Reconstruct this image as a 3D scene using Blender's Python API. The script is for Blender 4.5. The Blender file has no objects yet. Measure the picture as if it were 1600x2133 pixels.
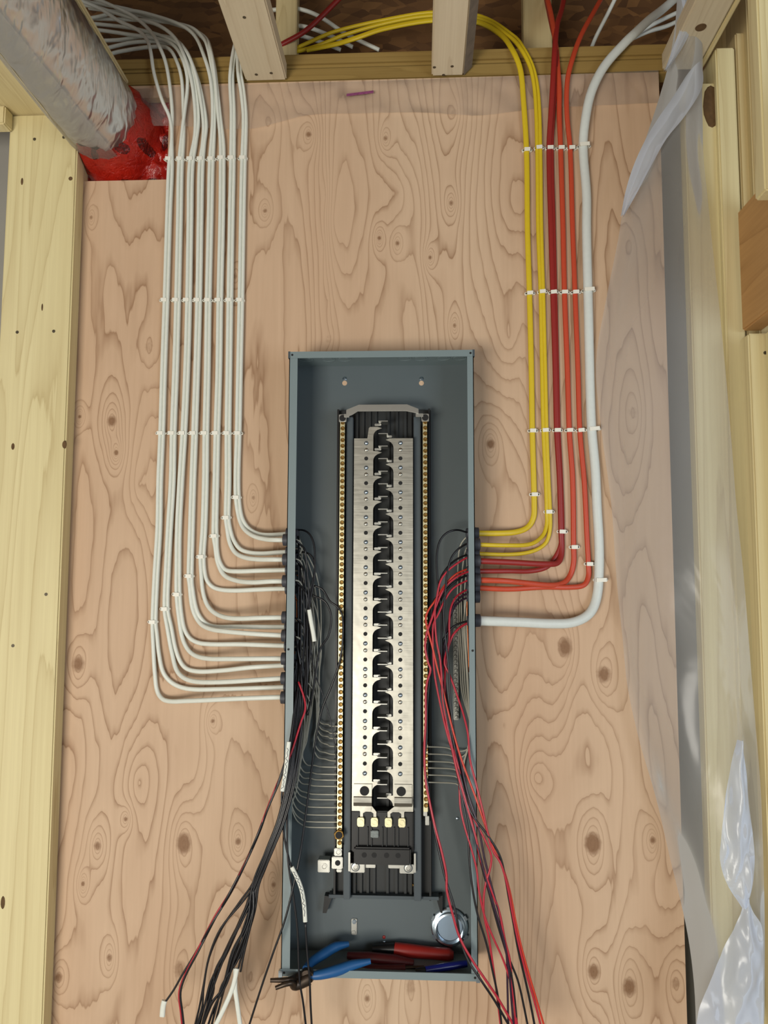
import bpy, bmesh, math, random
from mathutils import Vector, Matrix, noise as mnoise
random.seed(7)
S = bpy.context.scene
COL = S.collection
# ------------------------------------------------------------------ camera
CAM = Vector((0.07391, -1.57293, 1.45390)); YAW, PITCH, ROLL = 0.045507, 0.087362, 0.002703
F, CX, CY = 1600.0, 800.0, 1066.5
fwd = Vector((-math.sin(YAW)*math.cos(PITCH), math.cos(YAW)*math.cos(PITCH), math.sin(PITCH)))
r0 = Vector((math.cos(YAW), math.sin(YAW), 0)); u0 = r0.cross(fwd)
RT = r0*math.cos(ROLL)+u0*math.sin(ROLL); UP = -r0*math.sin(ROLL)+u0*math.cos(ROLL)
cd = bpy.data.cameras.new('camera'); co = bpy.data.objects.new('camera', cd); COL.objects.link(co)
cd.sensor_fit = 'HORIZONTAL'; cd.sensor_width = 36; cd.lens = 36*F/1600; cd.clip_start = .02
co.matrix_world = Matrix(((RT.x, UP.x, -fwd.x, CAM.x), (RT.y, UP.y, -fwd.y, CAM.y), (RT.z, UP.z, -fwd.z, CAM.z), (0, 0, 0, 1)))
S.camera = co
# ------------------------------------------------------------------ light
W = bpy.data.worlds.new('world'); S.world = W; W.use_nodes = True
W.node_tree.nodes['Background'].inputs[0].default_value = (1.0, .96, .88, 1)
W.node_tree.nodes['Background'].inputs[1].default_value = .36
def area(name, loc, target, sx, sy, power, col):
    l = bpy.data.lights.new(name, 'AREA'); l.shape = 'RECTANGLE'; l.size = sx; l.size_y = sy; l.energy = power; l.color = col
    o = bpy.data.objects.new(name, l); COL.objects.link(o); o.location = loc
    o.rotation_euler = (Vector(target)-Vector(loc)).to_track_quat('-Z', 'Y').to_euler()
area('window_daylight', (1.75, -2.5, 1.25), (-.1, 0, 1.3), 1.0, 1.3, 28, (.78, .89, 1.0))
area('low_left_daylight', (-1.3, -3.3, .55), (-.1, 0, 1.2), 1.3, 1.0, 96, (1.0, .95, .85))  # soft daylight from low left, its source unseen
S.view_settings.view_transform = 'Standard'; S.view_settings.look = 'None'
S.view_settings.gamma = 1; S.view_settings.use_curve_mapping = False
S.view_settings.exposure = -0.27

# ------------------------------------------------------------------ helpers
def ray(px, py): return fwd*F+RT*(px-CX)-UP*(py-CY)
def at(px, py, Y=0.0):
    d = ray(px, py); return CAM+d*((Y-CAM.y)/d.y)
def X_(px, py, Y=0.0): return at(px, py, Y).x
def Z_(px, py, Y=0.0): return at(px, py, Y).z
class MB:
    def __init__(s): s.v = []; s.f = []
    def add(s, vs, fs):
        n = len(s.v); s.v += [tuple(v) for v in vs]; s.f += [[i+n for i in f] for f in fs]; return s
    def box(s, x0, x1, y0, y1, z0, z1, M=None):
        vs = [Vector((x, y, z)) for x in (x0, x1) for y in (y0, y1) for z in (z0, z1)]
        if M: vs = [M @ v for v in vs]
        return s.add(vs, [(0, 1, 3, 2), (4, 6, 7, 5), (0, 4, 5, 1), (2, 3, 7, 6), (0, 2, 6, 4), (1, 5, 7, 3)])
    def prism(s, pts, y0, y1):            # polygon in X,Z extruded along Y (y0 front)
        n = len(pts)
        vs = [(p[0], y0, p[1]) for p in pts]+[(p[0], y1, p[1]) for p in pts]
        fs = [list(range(n)), list(range(2*n-1, n-1, -1))]+[(i, i+n, (i+1) % n+n, (i+1) % n) for i in range(n)]
        return s.add(vs, fs)
    def lathe(s, c, axis, prof, n=16, M=None):   # prof: (radius, along)
        a = Vector(axis).normalized(); t = a.orthogonal().normalized(); b = a.cross(t)
        vs = []; fs = []; k = len(prof)
        for r, h in prof:
            for i in range(n):
                th = 2*math.pi*i/n
                vs.append(Vector(c)+a*h+(t*math.cos(th)+b*math.sin(th))*r)
        for j in range(k-1):
            for i in range(n): fs.append((j*n+i, j*n+(i+1) % n, (j+1)*n+(i+1) % n, (j+1)*n+i))
        fs.append(list(range(n-1, -1, -1))); fs.append([(k-1)*n+i for i in range(n)])
        return s.add(vs, fs)
    def sweep(s, P, a, b=None, n=8, flat=True, groove=0.0):   # a: half width across, b: half depth (towards viewer)
        b = a if b is None else b
        m = len(P); A = a if isinstance(a, list) else [a]*m; B = b if isinstance(b, list) else [b]*m
        vs = []; fs = []; prev = None
        for i in range(m):
            T = (P[min(i+1, m-1)]-P[max(i-1, 0)]).normalized()
            ref = Vector((0, -1, 0)) if prev is None or flat else prev
            N = ref-T*ref.dot(T)
            if N.length < .15: N = (prev if prev else Vector((0, 0, 1))); N = N-T*N.dot(T)
            N.normalize(); prev = N; Sd = T.cross(N)
            for k in range(n):
                th = 2*math.pi*k/n; c, q = math.cos(th), math.sin(th)
                e = 1.0
                if groove and abs(c) < .2: e = 1-groove
                vs.append(P[i]+Sd*(A[i]*c)+N*(B[i]*q*e))
        for i in range(m-1):
            for k in range(n): fs.append((i*n+k, (i+1)*n+k, (i+1)*n+(k+1) % n, i*n+(k+1) % n))
        fs.append(list(range(n))); fs.append([(m-1)*n+k for k in range(n-1, -1, -1)])
        return s.add(vs, fs)
    def mesh(s, name, smooth=False, bevel=0, fix=True, angle=35):
        me = bpy.data.meshes.new(name); me.from_pydata(s.v, [], s.f)
        if fix or bevel:
            bm = bmesh.new(); bm.from_mesh(me)
            if bevel:
                ed = [e for e in bm.edges if len(e.link_faces) == 2 and e.calc_face_angle(0) > .6]
                bmesh.ops.bevel(bm, geom=ed, offset=bevel, segments=2, affect='EDGES', clamp_overlap=True)
            bmesh.ops.recalc_face_normals(bm, faces=bm.faces); bm.to_mesh(me); bm.free()
        if smooth:
            for p in me.polygons: p.use_smooth = True
            try: me.set_sharp_from_angle(angle=math.radians(angle))
            except Exception: pass
        return me
    def build(s, name, mat, parent=None, smooth=False, bevel=0, fix=True, angle=35):
        return link(name, s.mesh(name, smooth, bevel, fix, angle), mat, parent)
def link(name, me, mat, parent=None):
    if mat and not me.materials: me.materials.append(mat)
    o = bpy.data.objects.new(name, me); COL.objects.link(o)
    if parent: kid(o, parent)
    return o
def kid(o, par):          # keep world-space geometry where it was modelled
    o.parent = par; o.matrix_parent_inverse = Matrix.Translation(-par.location) if par.type == 'EMPTY' else Matrix.Identity(4)
def empty(name, loc=(0, 0, 0)):
    o = bpy.data.objects.new(name, None); COL.objects.link(o); o.location = loc; o.empty_display_size = .02; return o
def tag(o, label, cat, group=None):
    o['label'] = label; o['category'] = cat
    if group: o['group'] = group
    return o
def struct(o): o['kind'] = 'structure'; return o
def cat(P, sub=6):
    P = [Vector(p) for p in P]; out = []
    Q = [P[0]*2-P[1]]+P+[P[-1]*2-P[-2]]
    for i in range(1, len(Q)-2):
        a, b, c, d = Q[i-1], Q[i], Q[i+1], Q[i+2]
        # centripetal-like: chord-limited tangents
        L = (c-b).length; t1 = (c-a); t2 = (d-b)
        t1 = t1.normalized()*L if t1.length > 1e-9 else t1; t2 = t2.normalized()*L if t2.length > 1e-9 else t2
        for k in range(sub):
            t = k/sub; h = t*t
            out.append(b*(2*t*h-3*h+1)+t1*(t*h-2*h+t)+c*(-2*t*h+3*h)+t2*(t*h-h))
    out.append(P[-1]); return out
def path(pts, sub=6, y=0.0): return cat([at(p[0], p[1], p[2] if len(p) > 2 else y) for p in pts], sub)
def fbm(p, s): return mnoise.noise(Vector(p)*s)
ORD = ['first', 'second', 'third', 'fourth', 'fifth', 'sixth', 'seventh', 'eighth', 'ninth', 'tenth', 'eleventh', 'twelfth', 'thirteenth', 'fourteenth', 'fifteenth', 'sixteenth']

# ------------------------------------------------------------------ materials
class NT:
    def __init__(s, name):
        s.m = bpy.data.materials.new(name); s.m.use_nodes = True; s.t = s.m.node_tree; s.b = s.t.nodes['Principled BSDF']; s.out = s.t.nodes['Material Output']
    def n(s, ty, **kw):
        nd = s.t.nodes.new(ty)
        for k, v in kw.items(): setattr(nd, k, v)
        return nd
    def l(s, a, b): s.t.links.new(a, b)
    def math(s, op, a, b=None, c=None):
        nd = s.n('ShaderNodeMath', operation=op)
        for i, v in enumerate((a, b, c)):
            if v is None: continue
            if isinstance(v, (int, float)): nd.inputs[i].default_value = v
            else: s.l(v, nd.inputs[i])
        return nd.outputs[0]
    def mapping(s, vec, loc=(0, 0, 0), sc=(1, 1, 1), rot=(0, 0, 0)):
        nd = s.n('ShaderNodeMapping'); nd.inputs[1].default_value = loc; nd.inputs[2].default_value = rot; nd.inputs[3].default_value = sc
        s.l(vec, nd.inputs[0]); return nd.outputs[0]
    def noise(s, vec, scale=1, detail=2, rough=.5, dist=0):
        nd = s.n('ShaderNodeTexNoise'); nd.inputs['Scale'].default_value = scale; nd.inputs['Detail'].default_value = detail
        nd.inputs['Roughness'].default_value = rough; nd.inputs['Distortion'].default_value = dist
        s.l(vec, nd.inputs['Vector']); return nd.outputs[0]
    def ramp(s, f, stops):
        nd = s.n('ShaderNodeValToRGB'); e = nd.color_ramp.elements
        while len(e) < len(stops): e.new(.5)
        for k, (p, c) in enumerate(stops):
            e[k].position = p; e[k].color = (c, c, c, 1) if isinstance(c, (int, float)) else (*c, 1)
        s.l(f, nd.inputs[0]); return nd.outputs[0]
    def mix(s, f, a, b, mode='MIX'):
        nd = s.n('ShaderNodeMix', data_type='RGBA', blend_type=mode)
        for v, k in ((f, 0), (a, 6), (b, 7)):
            if isinstance(v, (int, float)): nd.inputs[k].default_value = v
            elif isinstance(v, tuple): nd.inputs[k].default_value = (*v, 1)
            else: s.l(v, nd.inputs[k])
        return nd.outputs[2]
    def bump(s, h, strength=.3, dist=.001):
        nd = s.n('ShaderNodeBump'); nd.inputs['Strength'].default_value = strength; nd.inputs['Distance'].default_value = dist
        s.l(h, nd.inputs['Height']); s.l(nd.outputs[0], s.b.inputs['Normal'])
    def obj(s): return s.n('ShaderNodeTexCoord').outputs['Object']
def set_(m, base, rough=.5, metal=0, spec=.5):
    m.b.inputs['Base Color'].default_value = (*base, 1); m.b.inputs['Roughness'].default_value = rough
    m.b.inputs['Metallic'].default_value = metal; m.b.inputs['Specular IOR Level'].default_value = spec
def simple(name, base, rough=.5, metal=0, var=.06, nscale=60, bump=.05, spec=.5):
    m = NT(name); set_(m, base, rough, metal, spec); v = m.obj(); n = m.noise(v, nscale, 3)
    m.l(m.mix(n, tuple(c*(1-var) for c in base), tuple(min(1, c*(1+var)) for c in base)), m.b.inputs['Base Color'])
    if bump: m.bump(n, bump, .0005)
    return m.m
def srgb(r, g, b):
    f = lambda c: (c/255/12.92 if c <= 10 else ((c/255+.055)/1.055)**2.4)
    return (f(r), f(g), f(b))
def grain(name, light, dark, tint, knots=(), sx=6.0, sz=1.1, k=9.0, jag=.10, axis='Z', line=.6, seed=0.0, rough=.6, fade=.35, field=1.0, knotcol=None, fine=.10):
    """rotary/flat sawn wood: contour lines of a stretched height field that swells round the knots"""
    m = NT(name); set_(m, light, rough, 0, .3); v = m.obj()
    along = {'Z': (sx, sx, sz), 'Y': (sx, sz, sx), 'X': (sz, sx, sx)}[axis]
    mv = m.mapping(v, (seed, seed*.7, seed*1.3), along)
    f = m.math('MULTIPLY', m.noise(mv, 1, 1.2, .4, .25), field)
    kmask = None
    if knots:                                  # swell and nearest-knot distance are stored on the dense plywood mesh
        f = m.math('ADD', f, m.n('ShaderNodeAttribute', attribute_name='swell').outputs['Fac'])
        kd = m.n('ShaderNodeAttribute', attribute_name='knot').outputs['Fac']
        kmask = m.math('MULTIPLY', m.ramp(m.math('ADD', kd, m.math('MULTIPLY', m.math('SUBTRACT', m.noise(v, 130, 2), .5), .35)), [(.22, 0), (.72, 1)]), .85)
    j = m.noise(m.mapping(v, (seed, 0, 0), tuple(c*7 for c in along)), 1, 2, .6)
    f = m.math('ADD', f, m.math('MULTIPLY', j, jag/k*1.6))
    fr = m.math('FRACT', m.math('MULTIPLY', f, k))
    ln = m.ramp(fr, [(0, 1), (.05, .62), (.14, .34), (fade, .10), (.8, 0), (.975, .12), (1, .8)])
    vary = m.ramp(m.noise(m.mapping(v, (seed+3, 1, 2), tuple(c*.8 for c in along)), 1, 2), [(.3, 0), (.7, 1)])
    base = m.mix(m.math('MULTIPLY', vary, .8), light, tint)
    fib = m.noise(m.mapping(v, (0, 0, seed), tuple(c*18 if abs(c-sz) > 1e-6 else c*5 for c in along)), 1, 3, .6)
    base = m.mix(m.math('MULTIPLY', m.ramp(fib, [(.35, 0), (.75, 1)]), fine*2), base, dark)
    strength = m.math('MULTIPLY', ln, m.ramp(m.noise(mv, 2.1, 2), [(.3, line*.55), (.65, line)]))
    c = m.mix(strength, base, dark)
    if kmask is not None:
        kn = m.noise(v, 160, 3, .7)
        c = m.mix(kmask, c, m.mix(kn, knotcol or tuple(q*.55 for q in dark), dark))
    m.l(c, m.b.inputs['Base Color']); m.bump(m.math('ADD', fib, m.math('MULTIPLY', ln, -.5)), .12, .001)
    return m.m
PLY_KNOTS = []
for (px, py, rx, rz, st) in [(233, 877, 10, 12, .8), (310, 722, 12, 17, .35), (190, 453, 4, 5, .7), (166, 868, 4, 4, .9), (242, 943, 5, 6, .9), (133, 930, 5, 9, .8), (163, 1383, 13, 17, .75), (203, 1762, 8, 9, .7), (383, 1757, 14, 20, .95),
        (375, 2020, 13, 20, .55), (520, 2038, 10, 13, .4), (122, 2036, 9, 10, .7), (173, 1841, 4, 5, .9), (228, 1995, 6, 8, .7), (496, 1753, 6, 7, .8), (1177, 1348, 14, 20, .8), (1258, 1405, 14, 17, .75), (1235, 1757, 15, 20, 1.0), (1237, 2024, 12, 15, .8), (1311, 2056, 13, 18, .8), (1408, 2048, 10, 12, .5),
        (1022, 925, 9, 10, .8), (1319, 860, 13, 18, .35), (1312, 510, 12, 16, .25), (562, 252, 11, 12, .3), (945, 236, 12, 13, .35), (643, 280, 7, 7, .7), (803, 288, 5, 6, .7), (940, 423, 5, 6, .7), (790, 496, 4, 5, .9), (828, 507, 5, 6, .7), (896, 536, 4, 5, .8), (685, 707, 11, 12, .3), (947, 678, 4, 5, .7), (552, 439, 5, 5, .7),
        (677, 408, 8, 17, .22), (673, 515, 7, 19, .22), (682, 628, 9, 21, .2), (490, 575, 5, 6, .5), (765, 2080, 6, 7, .7), (855, 2055, 12, 20, .45), (570, 1843, 5, 6, .7), (443, 1502, 5, 5, .7), (1360, 1750, 6, 7, .8), (262, 1706, 5, 5, .7), (528, 1037, 4, 5, .6),
        (1050, 1510, 26, 60, -.5), (290, 1630, 30, 72, -.6), (1118, 1620, 28, 40, -.6), (290, 1010, 30, 80, -.5), (1060, 700, 30, 90, -.45), (700, 460, 46, 120, -.45), (1080, 420, 30, 70, -.4), (830, 400, 40, 60, -.35), (230, 600, 30, 120, -.3)]:
    p = at(px, py, 0); PLY_KNOTS.append((p.x, p.z, rx*.00097, rz*.00097, st))
M = {}
M['ply'] = grain('fir_plywood', srgb(210, 182, 153), srgb(136, 98, 66), srgb(196, 162, 132), PLY_KNOTS, sx=5.6, sz=.82, k=24, jag=.5, line=.78, seed=2.3, fade=.26, field=.9, knotcol=srgb(112, 78, 50), fine=.05)
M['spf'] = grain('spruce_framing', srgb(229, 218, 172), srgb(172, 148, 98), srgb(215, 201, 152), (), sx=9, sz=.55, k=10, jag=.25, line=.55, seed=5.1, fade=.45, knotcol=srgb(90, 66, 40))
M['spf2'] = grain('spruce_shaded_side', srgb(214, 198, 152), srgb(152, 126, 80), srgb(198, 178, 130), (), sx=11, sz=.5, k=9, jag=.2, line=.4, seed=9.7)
M['chord'] = grain('whitewood_chord', srgb(218, 207, 182), srgb(164, 142, 110), srgb(206, 192, 164), (), sx=12, sz=.6, k=8, jag=.3, axis='Y', line=.45, seed=1.9)
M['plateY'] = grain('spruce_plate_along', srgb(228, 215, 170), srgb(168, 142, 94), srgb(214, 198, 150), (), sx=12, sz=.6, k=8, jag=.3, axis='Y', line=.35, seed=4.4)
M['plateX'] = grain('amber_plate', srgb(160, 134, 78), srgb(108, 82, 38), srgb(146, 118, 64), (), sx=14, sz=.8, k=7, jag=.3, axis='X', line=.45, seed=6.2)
M['block'] = grain('fir_blocking', srgb(200, 158, 104), srgb(130, 90, 48), srgb(182, 138, 88), (), sx=9, sz=.9, k=9, jag=.3, axis='Y', line=.5, seed=3.3)
M['wane'] = simple('bark_wane', srgb(120, 110, 98), .9, 0, .35, 60, .4)
M['knot'] = simple('loose_knot', srgb(96, 72, 44), .9, 0, .4, 90, .6)
m = NT('osb'); set_(m, srgb(120, 82, 46), .8); v = m.obj()
vo = m.n('ShaderNodeTexVoronoi'); vo.inputs['Scale'].default_value = 26; m.l(m.mapping(v, (0, 0, 0), (1, 1.4, 2.4)), vo.inputs['Vector'])
sp = m.n('ShaderNodeSeparateColor'); m.l(vo.outputs['Color'], sp.inputs[0])
m.l(m.mix(sp.outputs[0], srgb(82, 54, 28), srgb(122, 86, 48)), m.b.inputs['Base Color']); M['osb'] = m.m
M['drywall'] = simple('drywall', srgb(160, 158, 152), .9, 0, .04, 20, .05)
M['concrete'] = simple('concrete_floor', srgb(150, 146, 138), .8, 0, .15, 6, .2)
M['box'] = simple('grey_enamel', srgb(120, 135, 138), .42, 0, .04, 14, .03)
M['boxin'] = simple('shade_darkened_enamel', srgb(84, 94, 97), .5, 0, .05, 14, .03)  # box enamel again, darkened so the interior shade sits in the colour
M['rail'] = simple('dark_grey_rail', srgb(66, 76, 82), .5, 0, .12, 40, .04)
M['base'] = simple('black_plastic_base', srgb(27, 31, 32), .5, 0, .12, 50, .05)
M['black'] = simple('black_moulding', srgb(16, 17, 18), .4, 0, .12, 50, .05)
M['hole'] = simple('dark_hole', srgb(12, 12, 13), .7, 0, .1, 50, 0)
m = NT('tinned_bus'); set_(m, srgb(186, 184, 174), .34, 1); v = m.obj(); n = m.noise(m.mapping(v, (0, 0, 0), (8, 8, 160)), 3, 3)
m.l(m.ramp(n, [(.3, .30), (.7, .42)]), m.b.inputs['Roughness']); m.bump(m.noise(v, 26, 2), .14, .004)
m.l(m.mix(m.noise(v, 30, 3), srgb(172, 170, 161), srgb(196, 193, 181)), m.b.inputs['Base Color']); M['bus'] = m.m
M['alu'] = simple('aluminium', srgb(190, 190, 184), .34, 1, .06, 80, .08)
M['barm'] = simple('neutral_bar_metal', srgb(216, 208, 170), .4, 1, .08, 80, .08)
M['brass'] = simple('brass_screw', srgb(126, 98, 52), .45, 1, .14, 90, .1)
M['dull'] = simple('dull_tin', srgb(150, 150, 144), .45, 1, .15, 80, .1)
M['plug'] = simple('zinc_disc', srgb(150, 168, 186), .4, 1, .08, 40, .1)
M['zinc'] = simple('zinc_plated', srgb(190, 204, 216), .24, 1, .06, 60, .1)
M['conn'] = simple('grey_cable_connector', srgb(66, 68, 76), .55, 0, .08, 70, .05)
M['nail'] = simple('nail_head', srgb(92, 84, 70), .5, .6, .2, 200, .1)
M['staple'] = simple('white_nylon', srgb(236, 234, 222), .45, 0, .03, 80, .05)
def sheath(name, c, rough=.42): return simple(name, srgb(*c), rough, 0, .05, 120, .06)
M['cw'] = sheath('white_sheath', (222, 225, 215)); M['cw2'] = sheath('cool_white_sheath', (214, 220, 216))
M['cy'] = sheath('yellow_sheath', (214, 186, 34)); M['cr'] = sheath('crimson_sheath', (146, 36, 32)); M['co'] = sheath('orange_sheath', (194, 72, 44))
M['wk'] = sheath('black_insulation', (24, 24, 28), .3); M['wr'] = sheath('red_insulation', (180, 42, 58), .32); M['wo'] = sheath('orange_red_insulation', (204, 62, 42), .32)
M['wp'] = sheath('plum_insulation', (52, 32, 50), .3)
M['ww'] = sheath('white_insulation', (186, 184, 170), .4); M['cu'] = simple('bare_copper', srgb(176, 100, 62), .35, 1, .1, 80, .05)
M['ink'] = simple('pen_ink', srgb(30, 34, 60), .6, 0, 0, 10, 0)
M['blue'] = simple('blue_grip', srgb(28, 86, 142), .45, 0, .06, 40, .05); M['steel'] = simple('dark_steel', srgb(84, 74, 66), .4, .9, .15, 60, .1)
M['redgrip'] = simple('red_grip', srgb(150, 32, 24), .45, 0, .08, 40, .1); M['darkred'] = simple('maroon_grip', srgb(84, 20, 22), .45, 0, .08, 40, .1)
M['bluepen'] = simple('navy_plastic', srgb(20, 30, 116), .3, 0, .05, 40, 0)
# crumpled foil
m = NT('duct_foil'); set_(m, srgb(210, 214, 222), .36, .95); v = m.obj()
rv = m.mapping(v, (0, 0, 0), (1, 1, 1), (0, .5, .9)); n1 = m.noise(m.mapping(rv, (0, 0, 0), (13, 46, 13)), 1, 2, .5, .4); n2 = m.noise(v, 9, 2)
m.bump(m.math('ADD', n1, m.math('MULTIPLY', n2, .5)), .85, .013); m.b.inputs['Roughness'].default_value = .33
m.b.inputs['Coat Weight'].default_value = .8; m.b.inputs['Coat Roughness'].default_value = .07; M['foil'] = m.m
# polyethylene film
def film(name, fac, rough, tint, scale=10, bump=.25):
    m = NT(name); set_(m, tint, rough, 0, .8); v = m.obj()
    n = m.noise(m.mapping(v, (0, 0, 0), (1, 1, .35)), scale, 3, .5, .8); m.bump(n, bump, .02)
    tr = m.n('ShaderNodeBsdfTransparent'); tl = m.n('ShaderNodeBsdfTranslucent'); tl.inputs[0].default_value = (*tint, 1)
    m1 = m.n('ShaderNodeMixShader'); m1.inputs[0].default_value = .35; m.l(m.b.outputs[0], m1.inputs[1]); m.l(tl.outputs[0], m1.inputs[2])
    fr = m.n('ShaderNodeFresnel'); fr.inputs[0].default_value = 1.5
    f = m.math('MINIMUM', m.math('ADD', m.math('MULTIPLY', fr.outputs[0], .8), fac), 1)
    m2 = m.n('ShaderNodeMixShader'); m.l(f, m2.inputs[0]); m.l(tr.outputs[0], m2.inputs[1]); m.l(m1.outputs[0], m2.inputs[2])
    m.l(m2.outputs[0], m.out.inputs[0]); return m.m
M['film'] = film('polyethylene_film', .32, .2, (.60, .63, .66))
M['film4'] = film('clear_polyethylene', .14, .2, (.78, .74, .66))
M['film2'] = film('sheen_tinted_polyethylene', .62, .25, (.72, .80, .94))  # bluish tint paints window sheen into the film colour
M['film3'] = film('thin_polyethylene_strip', .18, .2, (.72, .69, .64), 22, .8)
# red firestop film with printed ovals
m = NT('red_tape_film'); set_(m, srgb(214, 40, 22), .28, 0, .6); v = m.obj()
msk = None
for (px, py, rx, rz, ro) in [(307, 311, 13, 10, .4), (270, 331, 15, 8, .3), (300, 362, 22, 8, .15), (258, 370, 14, 7, 0), (204, 374, 8, 5, 0), (337, 285, 8, 18, -.2), (215, 345, 9, 6, .3)]:
    p = at(px, py, 0); mk = m.mapping(v, (0, 0, 0), (1, 0, 1)); mk = m.mapping(mk, (-p.x, 0, -p.z)); mk = m.mapping(mk, (0, 0, 0), (1, 1, 1), (0, ro, 0)); mk = m.mapping(mk, (0, 0, 0), (1/(rx*.00097), 0, 1/(rz*.00097)))
    ln = m.n('ShaderNodeVectorMath', operation='LENGTH'); m.l(mk, ln.inputs[0])
    q = m.math('LESS_THAN', m.math('ADD', ln.outputs['Value'], m.math('MULTIPLY', m.noise(v, 150, 2), .25)), 1.12)
    msk = q if msk is None else m.math('MAXIMUM', msk, q)
m.l(m.mix(m.math('MULTIPLY', msk, m.ramp(m.noise(v, 240, 2), [(.35, .55), (.6, .95)])), m.mix(m.noise(v, 18, 3), srgb(128, 14, 12), srgb(190, 36, 18)), srgb(52, 8, 10)), m.b.inputs['Base Color'])
m.bump(m.noise(v, 45, 4, .6, 1), .7, .008); M['redfilm'] = m.m

# ------------------------------------------------------------------ setting
YB = .15                                       # far face of the wall cavity
zt = Z_(700, 168, 0); ztop = zt+.066
XL = X_(175, 375, 0); XR = X_(1381, 450, 0)
nz = Z_(250, 376, 0); nx = X_(348, 376, 0); nz2 = Z_(300, 204, 0)
struct(MB().box(-2.6, 2.6, -4.2, .4, -.06, 0).build('floor', M['concrete']))
struct(MB().box(-2.6, 2.6, -4.2, .4, zt+.40, zt+.42).build('ceiling', M['osb']))
ceil = S.objects['ceiling']
def plywood():
    st = .0032
    def steps(a, b): n_ = max(1, round((b-a)/st)); return [a+(b-a)*i/n_ for i in range(n_)]
    xs = steps(XL-.16, XL)+steps(XL, nx)+steps(nx, XR)+[XR]; zsn = [0.0]+steps(.52, nz)+steps(nz, nz2)+steps(nz2, zt)+[zt]
    v = []; fs = []; idx = {}
    def vid(i, j):
        if (i, j) not in idx: idx[i, j] = len(v); v.append((xs[i], 0.0, zsn[j]))
        return idx[i, j]
    for j in range(len(zsn)-1):
        for i in range(len(xs)-1):
            if XL-1e-6 <= xs[i] and xs[i+1] <= nx+1e-6 and nz-1e-6 <= zsn[j] and zsn[j+1] <= nz2+1e-6: continue
            fs.append((vid(i, j), vid(i+1, j), vid(i+1, j+1), vid(i, j+1)))
    import numpy as np
    A = np.array(v); sw = np.zeros(len(v)); kd = np.zeros(len(v))
    for (kx, kz, rx, rz, q) in PLY_KNOTS:
        d = np.sqrt(((A[:, 0]-kx)/rx)**2+((A[:, 2]-kz)/rz)**2)
        e = np.sqrt(((A[:, 0]-kx)/rx)**2+((A[:, 2]-kz)/(rz*(2.0 if q > 0 else 1.0)))**2); sw += np.sign(q)*np.exp(-.5*e)*.36*abs(q)
        if q > 0: kd = np.maximum(kd, np.clip(1.5-d, 0, 1)*min(1, q))
    me = bpy.data.meshes.new('wall_back'); me.from_pydata(v, [], fs)
    for nm_, arr in (('swell', sw), ('knot', kd)):
        at_ = me.attributes.new(nm_, 'FLOAT', 'POINT'); at_.data.foreach_set('value', arr.astype('f'))
    return link('wall_back', me, M['ply'])
ply = struct(plywood())
MB().box(XL-.16, XR, .0004, .018, 0, nz).box(XL-.16, XL, .0004, .018, nz, nz2).box(nx, XR, .0004, .018, nz, nz2).box(XL-.16, XR, .0004, .018, nz2, zt).build('plywood_core', M['spf2'], ply)
MB().box(-2.2, 2.2, YB, YB+.012, 0, zt).build('sheathing', M['drywall'], ply)
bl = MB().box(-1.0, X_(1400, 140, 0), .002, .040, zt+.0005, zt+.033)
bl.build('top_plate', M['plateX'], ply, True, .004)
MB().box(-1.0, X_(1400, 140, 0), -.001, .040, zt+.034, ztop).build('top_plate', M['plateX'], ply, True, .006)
MB().box(-2.2, X_(1470, 60, .24), .24, .26, zt-.05, zt+.40).build('rim_board', M['osb'], ply)
wl = struct(empty('wall_left', at(100, 1500, -.02)))
wr = struct(empty('wall_right', at(1520, 1500, -.02)))
def stud(parent, x0, x1, y0, y1, z0, z1, mat, name='stud', nails=()):
    o = MB().box(x0, x1, y0, y1, z0, z1).build(name, mat, parent, True, .003)
    for (px, py) in nails:
        p = at(px, py, y0); n = MB().lathe((p.x, y0+.0006, p.z), (0, -1, 0), [(.0034, 0), (.0034, .0012)], 10).build('nail', M['nail'], parent)
        kid(n, o)
    return o
YS = -.040
zs = Z_(100, 238, YS)
sl = stud(wl, X_(18, 300, YS), X_(161, 300, YS), YS, -.001, 0, zs, M['spf'], 'stud', [(72, 290), (133, 286), (36, 692), (112, 690), (27, 1345), (96, 1238)])
for (px, py, rx, rz) in [(134, 926, 5, 9), (46, 378, 3, 9), (27, 930, 4, 8), (6, 1880, 5, 14), (147, 372, 5, 5), (88, 640, 2, 9)]:
    p = at(px, py, YS); k = MB().lathe((p.x, YS+.0008, p.z), (0, -1, 0), [(1, 0), (.9, .0013)], 12)
    k.v = [(p.x+(a-p.x)*rx*.00095, b, p.z+(c-p.z)*rz*.00095) for a, b, c in k.v]
    kid(k.build('knot', M['knot'], wl), sl)
xp = X_(104, 212, YS)
MB().box(xp-.16, xp, -1.1, -.001, zs+.001, zs+.039).build('top_plate', M['plateY'], wl, True, .003)
MB().box(-1.6, X_(28, 258, YS), -.075, YS-.002, Z_(20, 260, -.07), zs+.0).build('header', M['plateY'], wl, True, .003)
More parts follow.
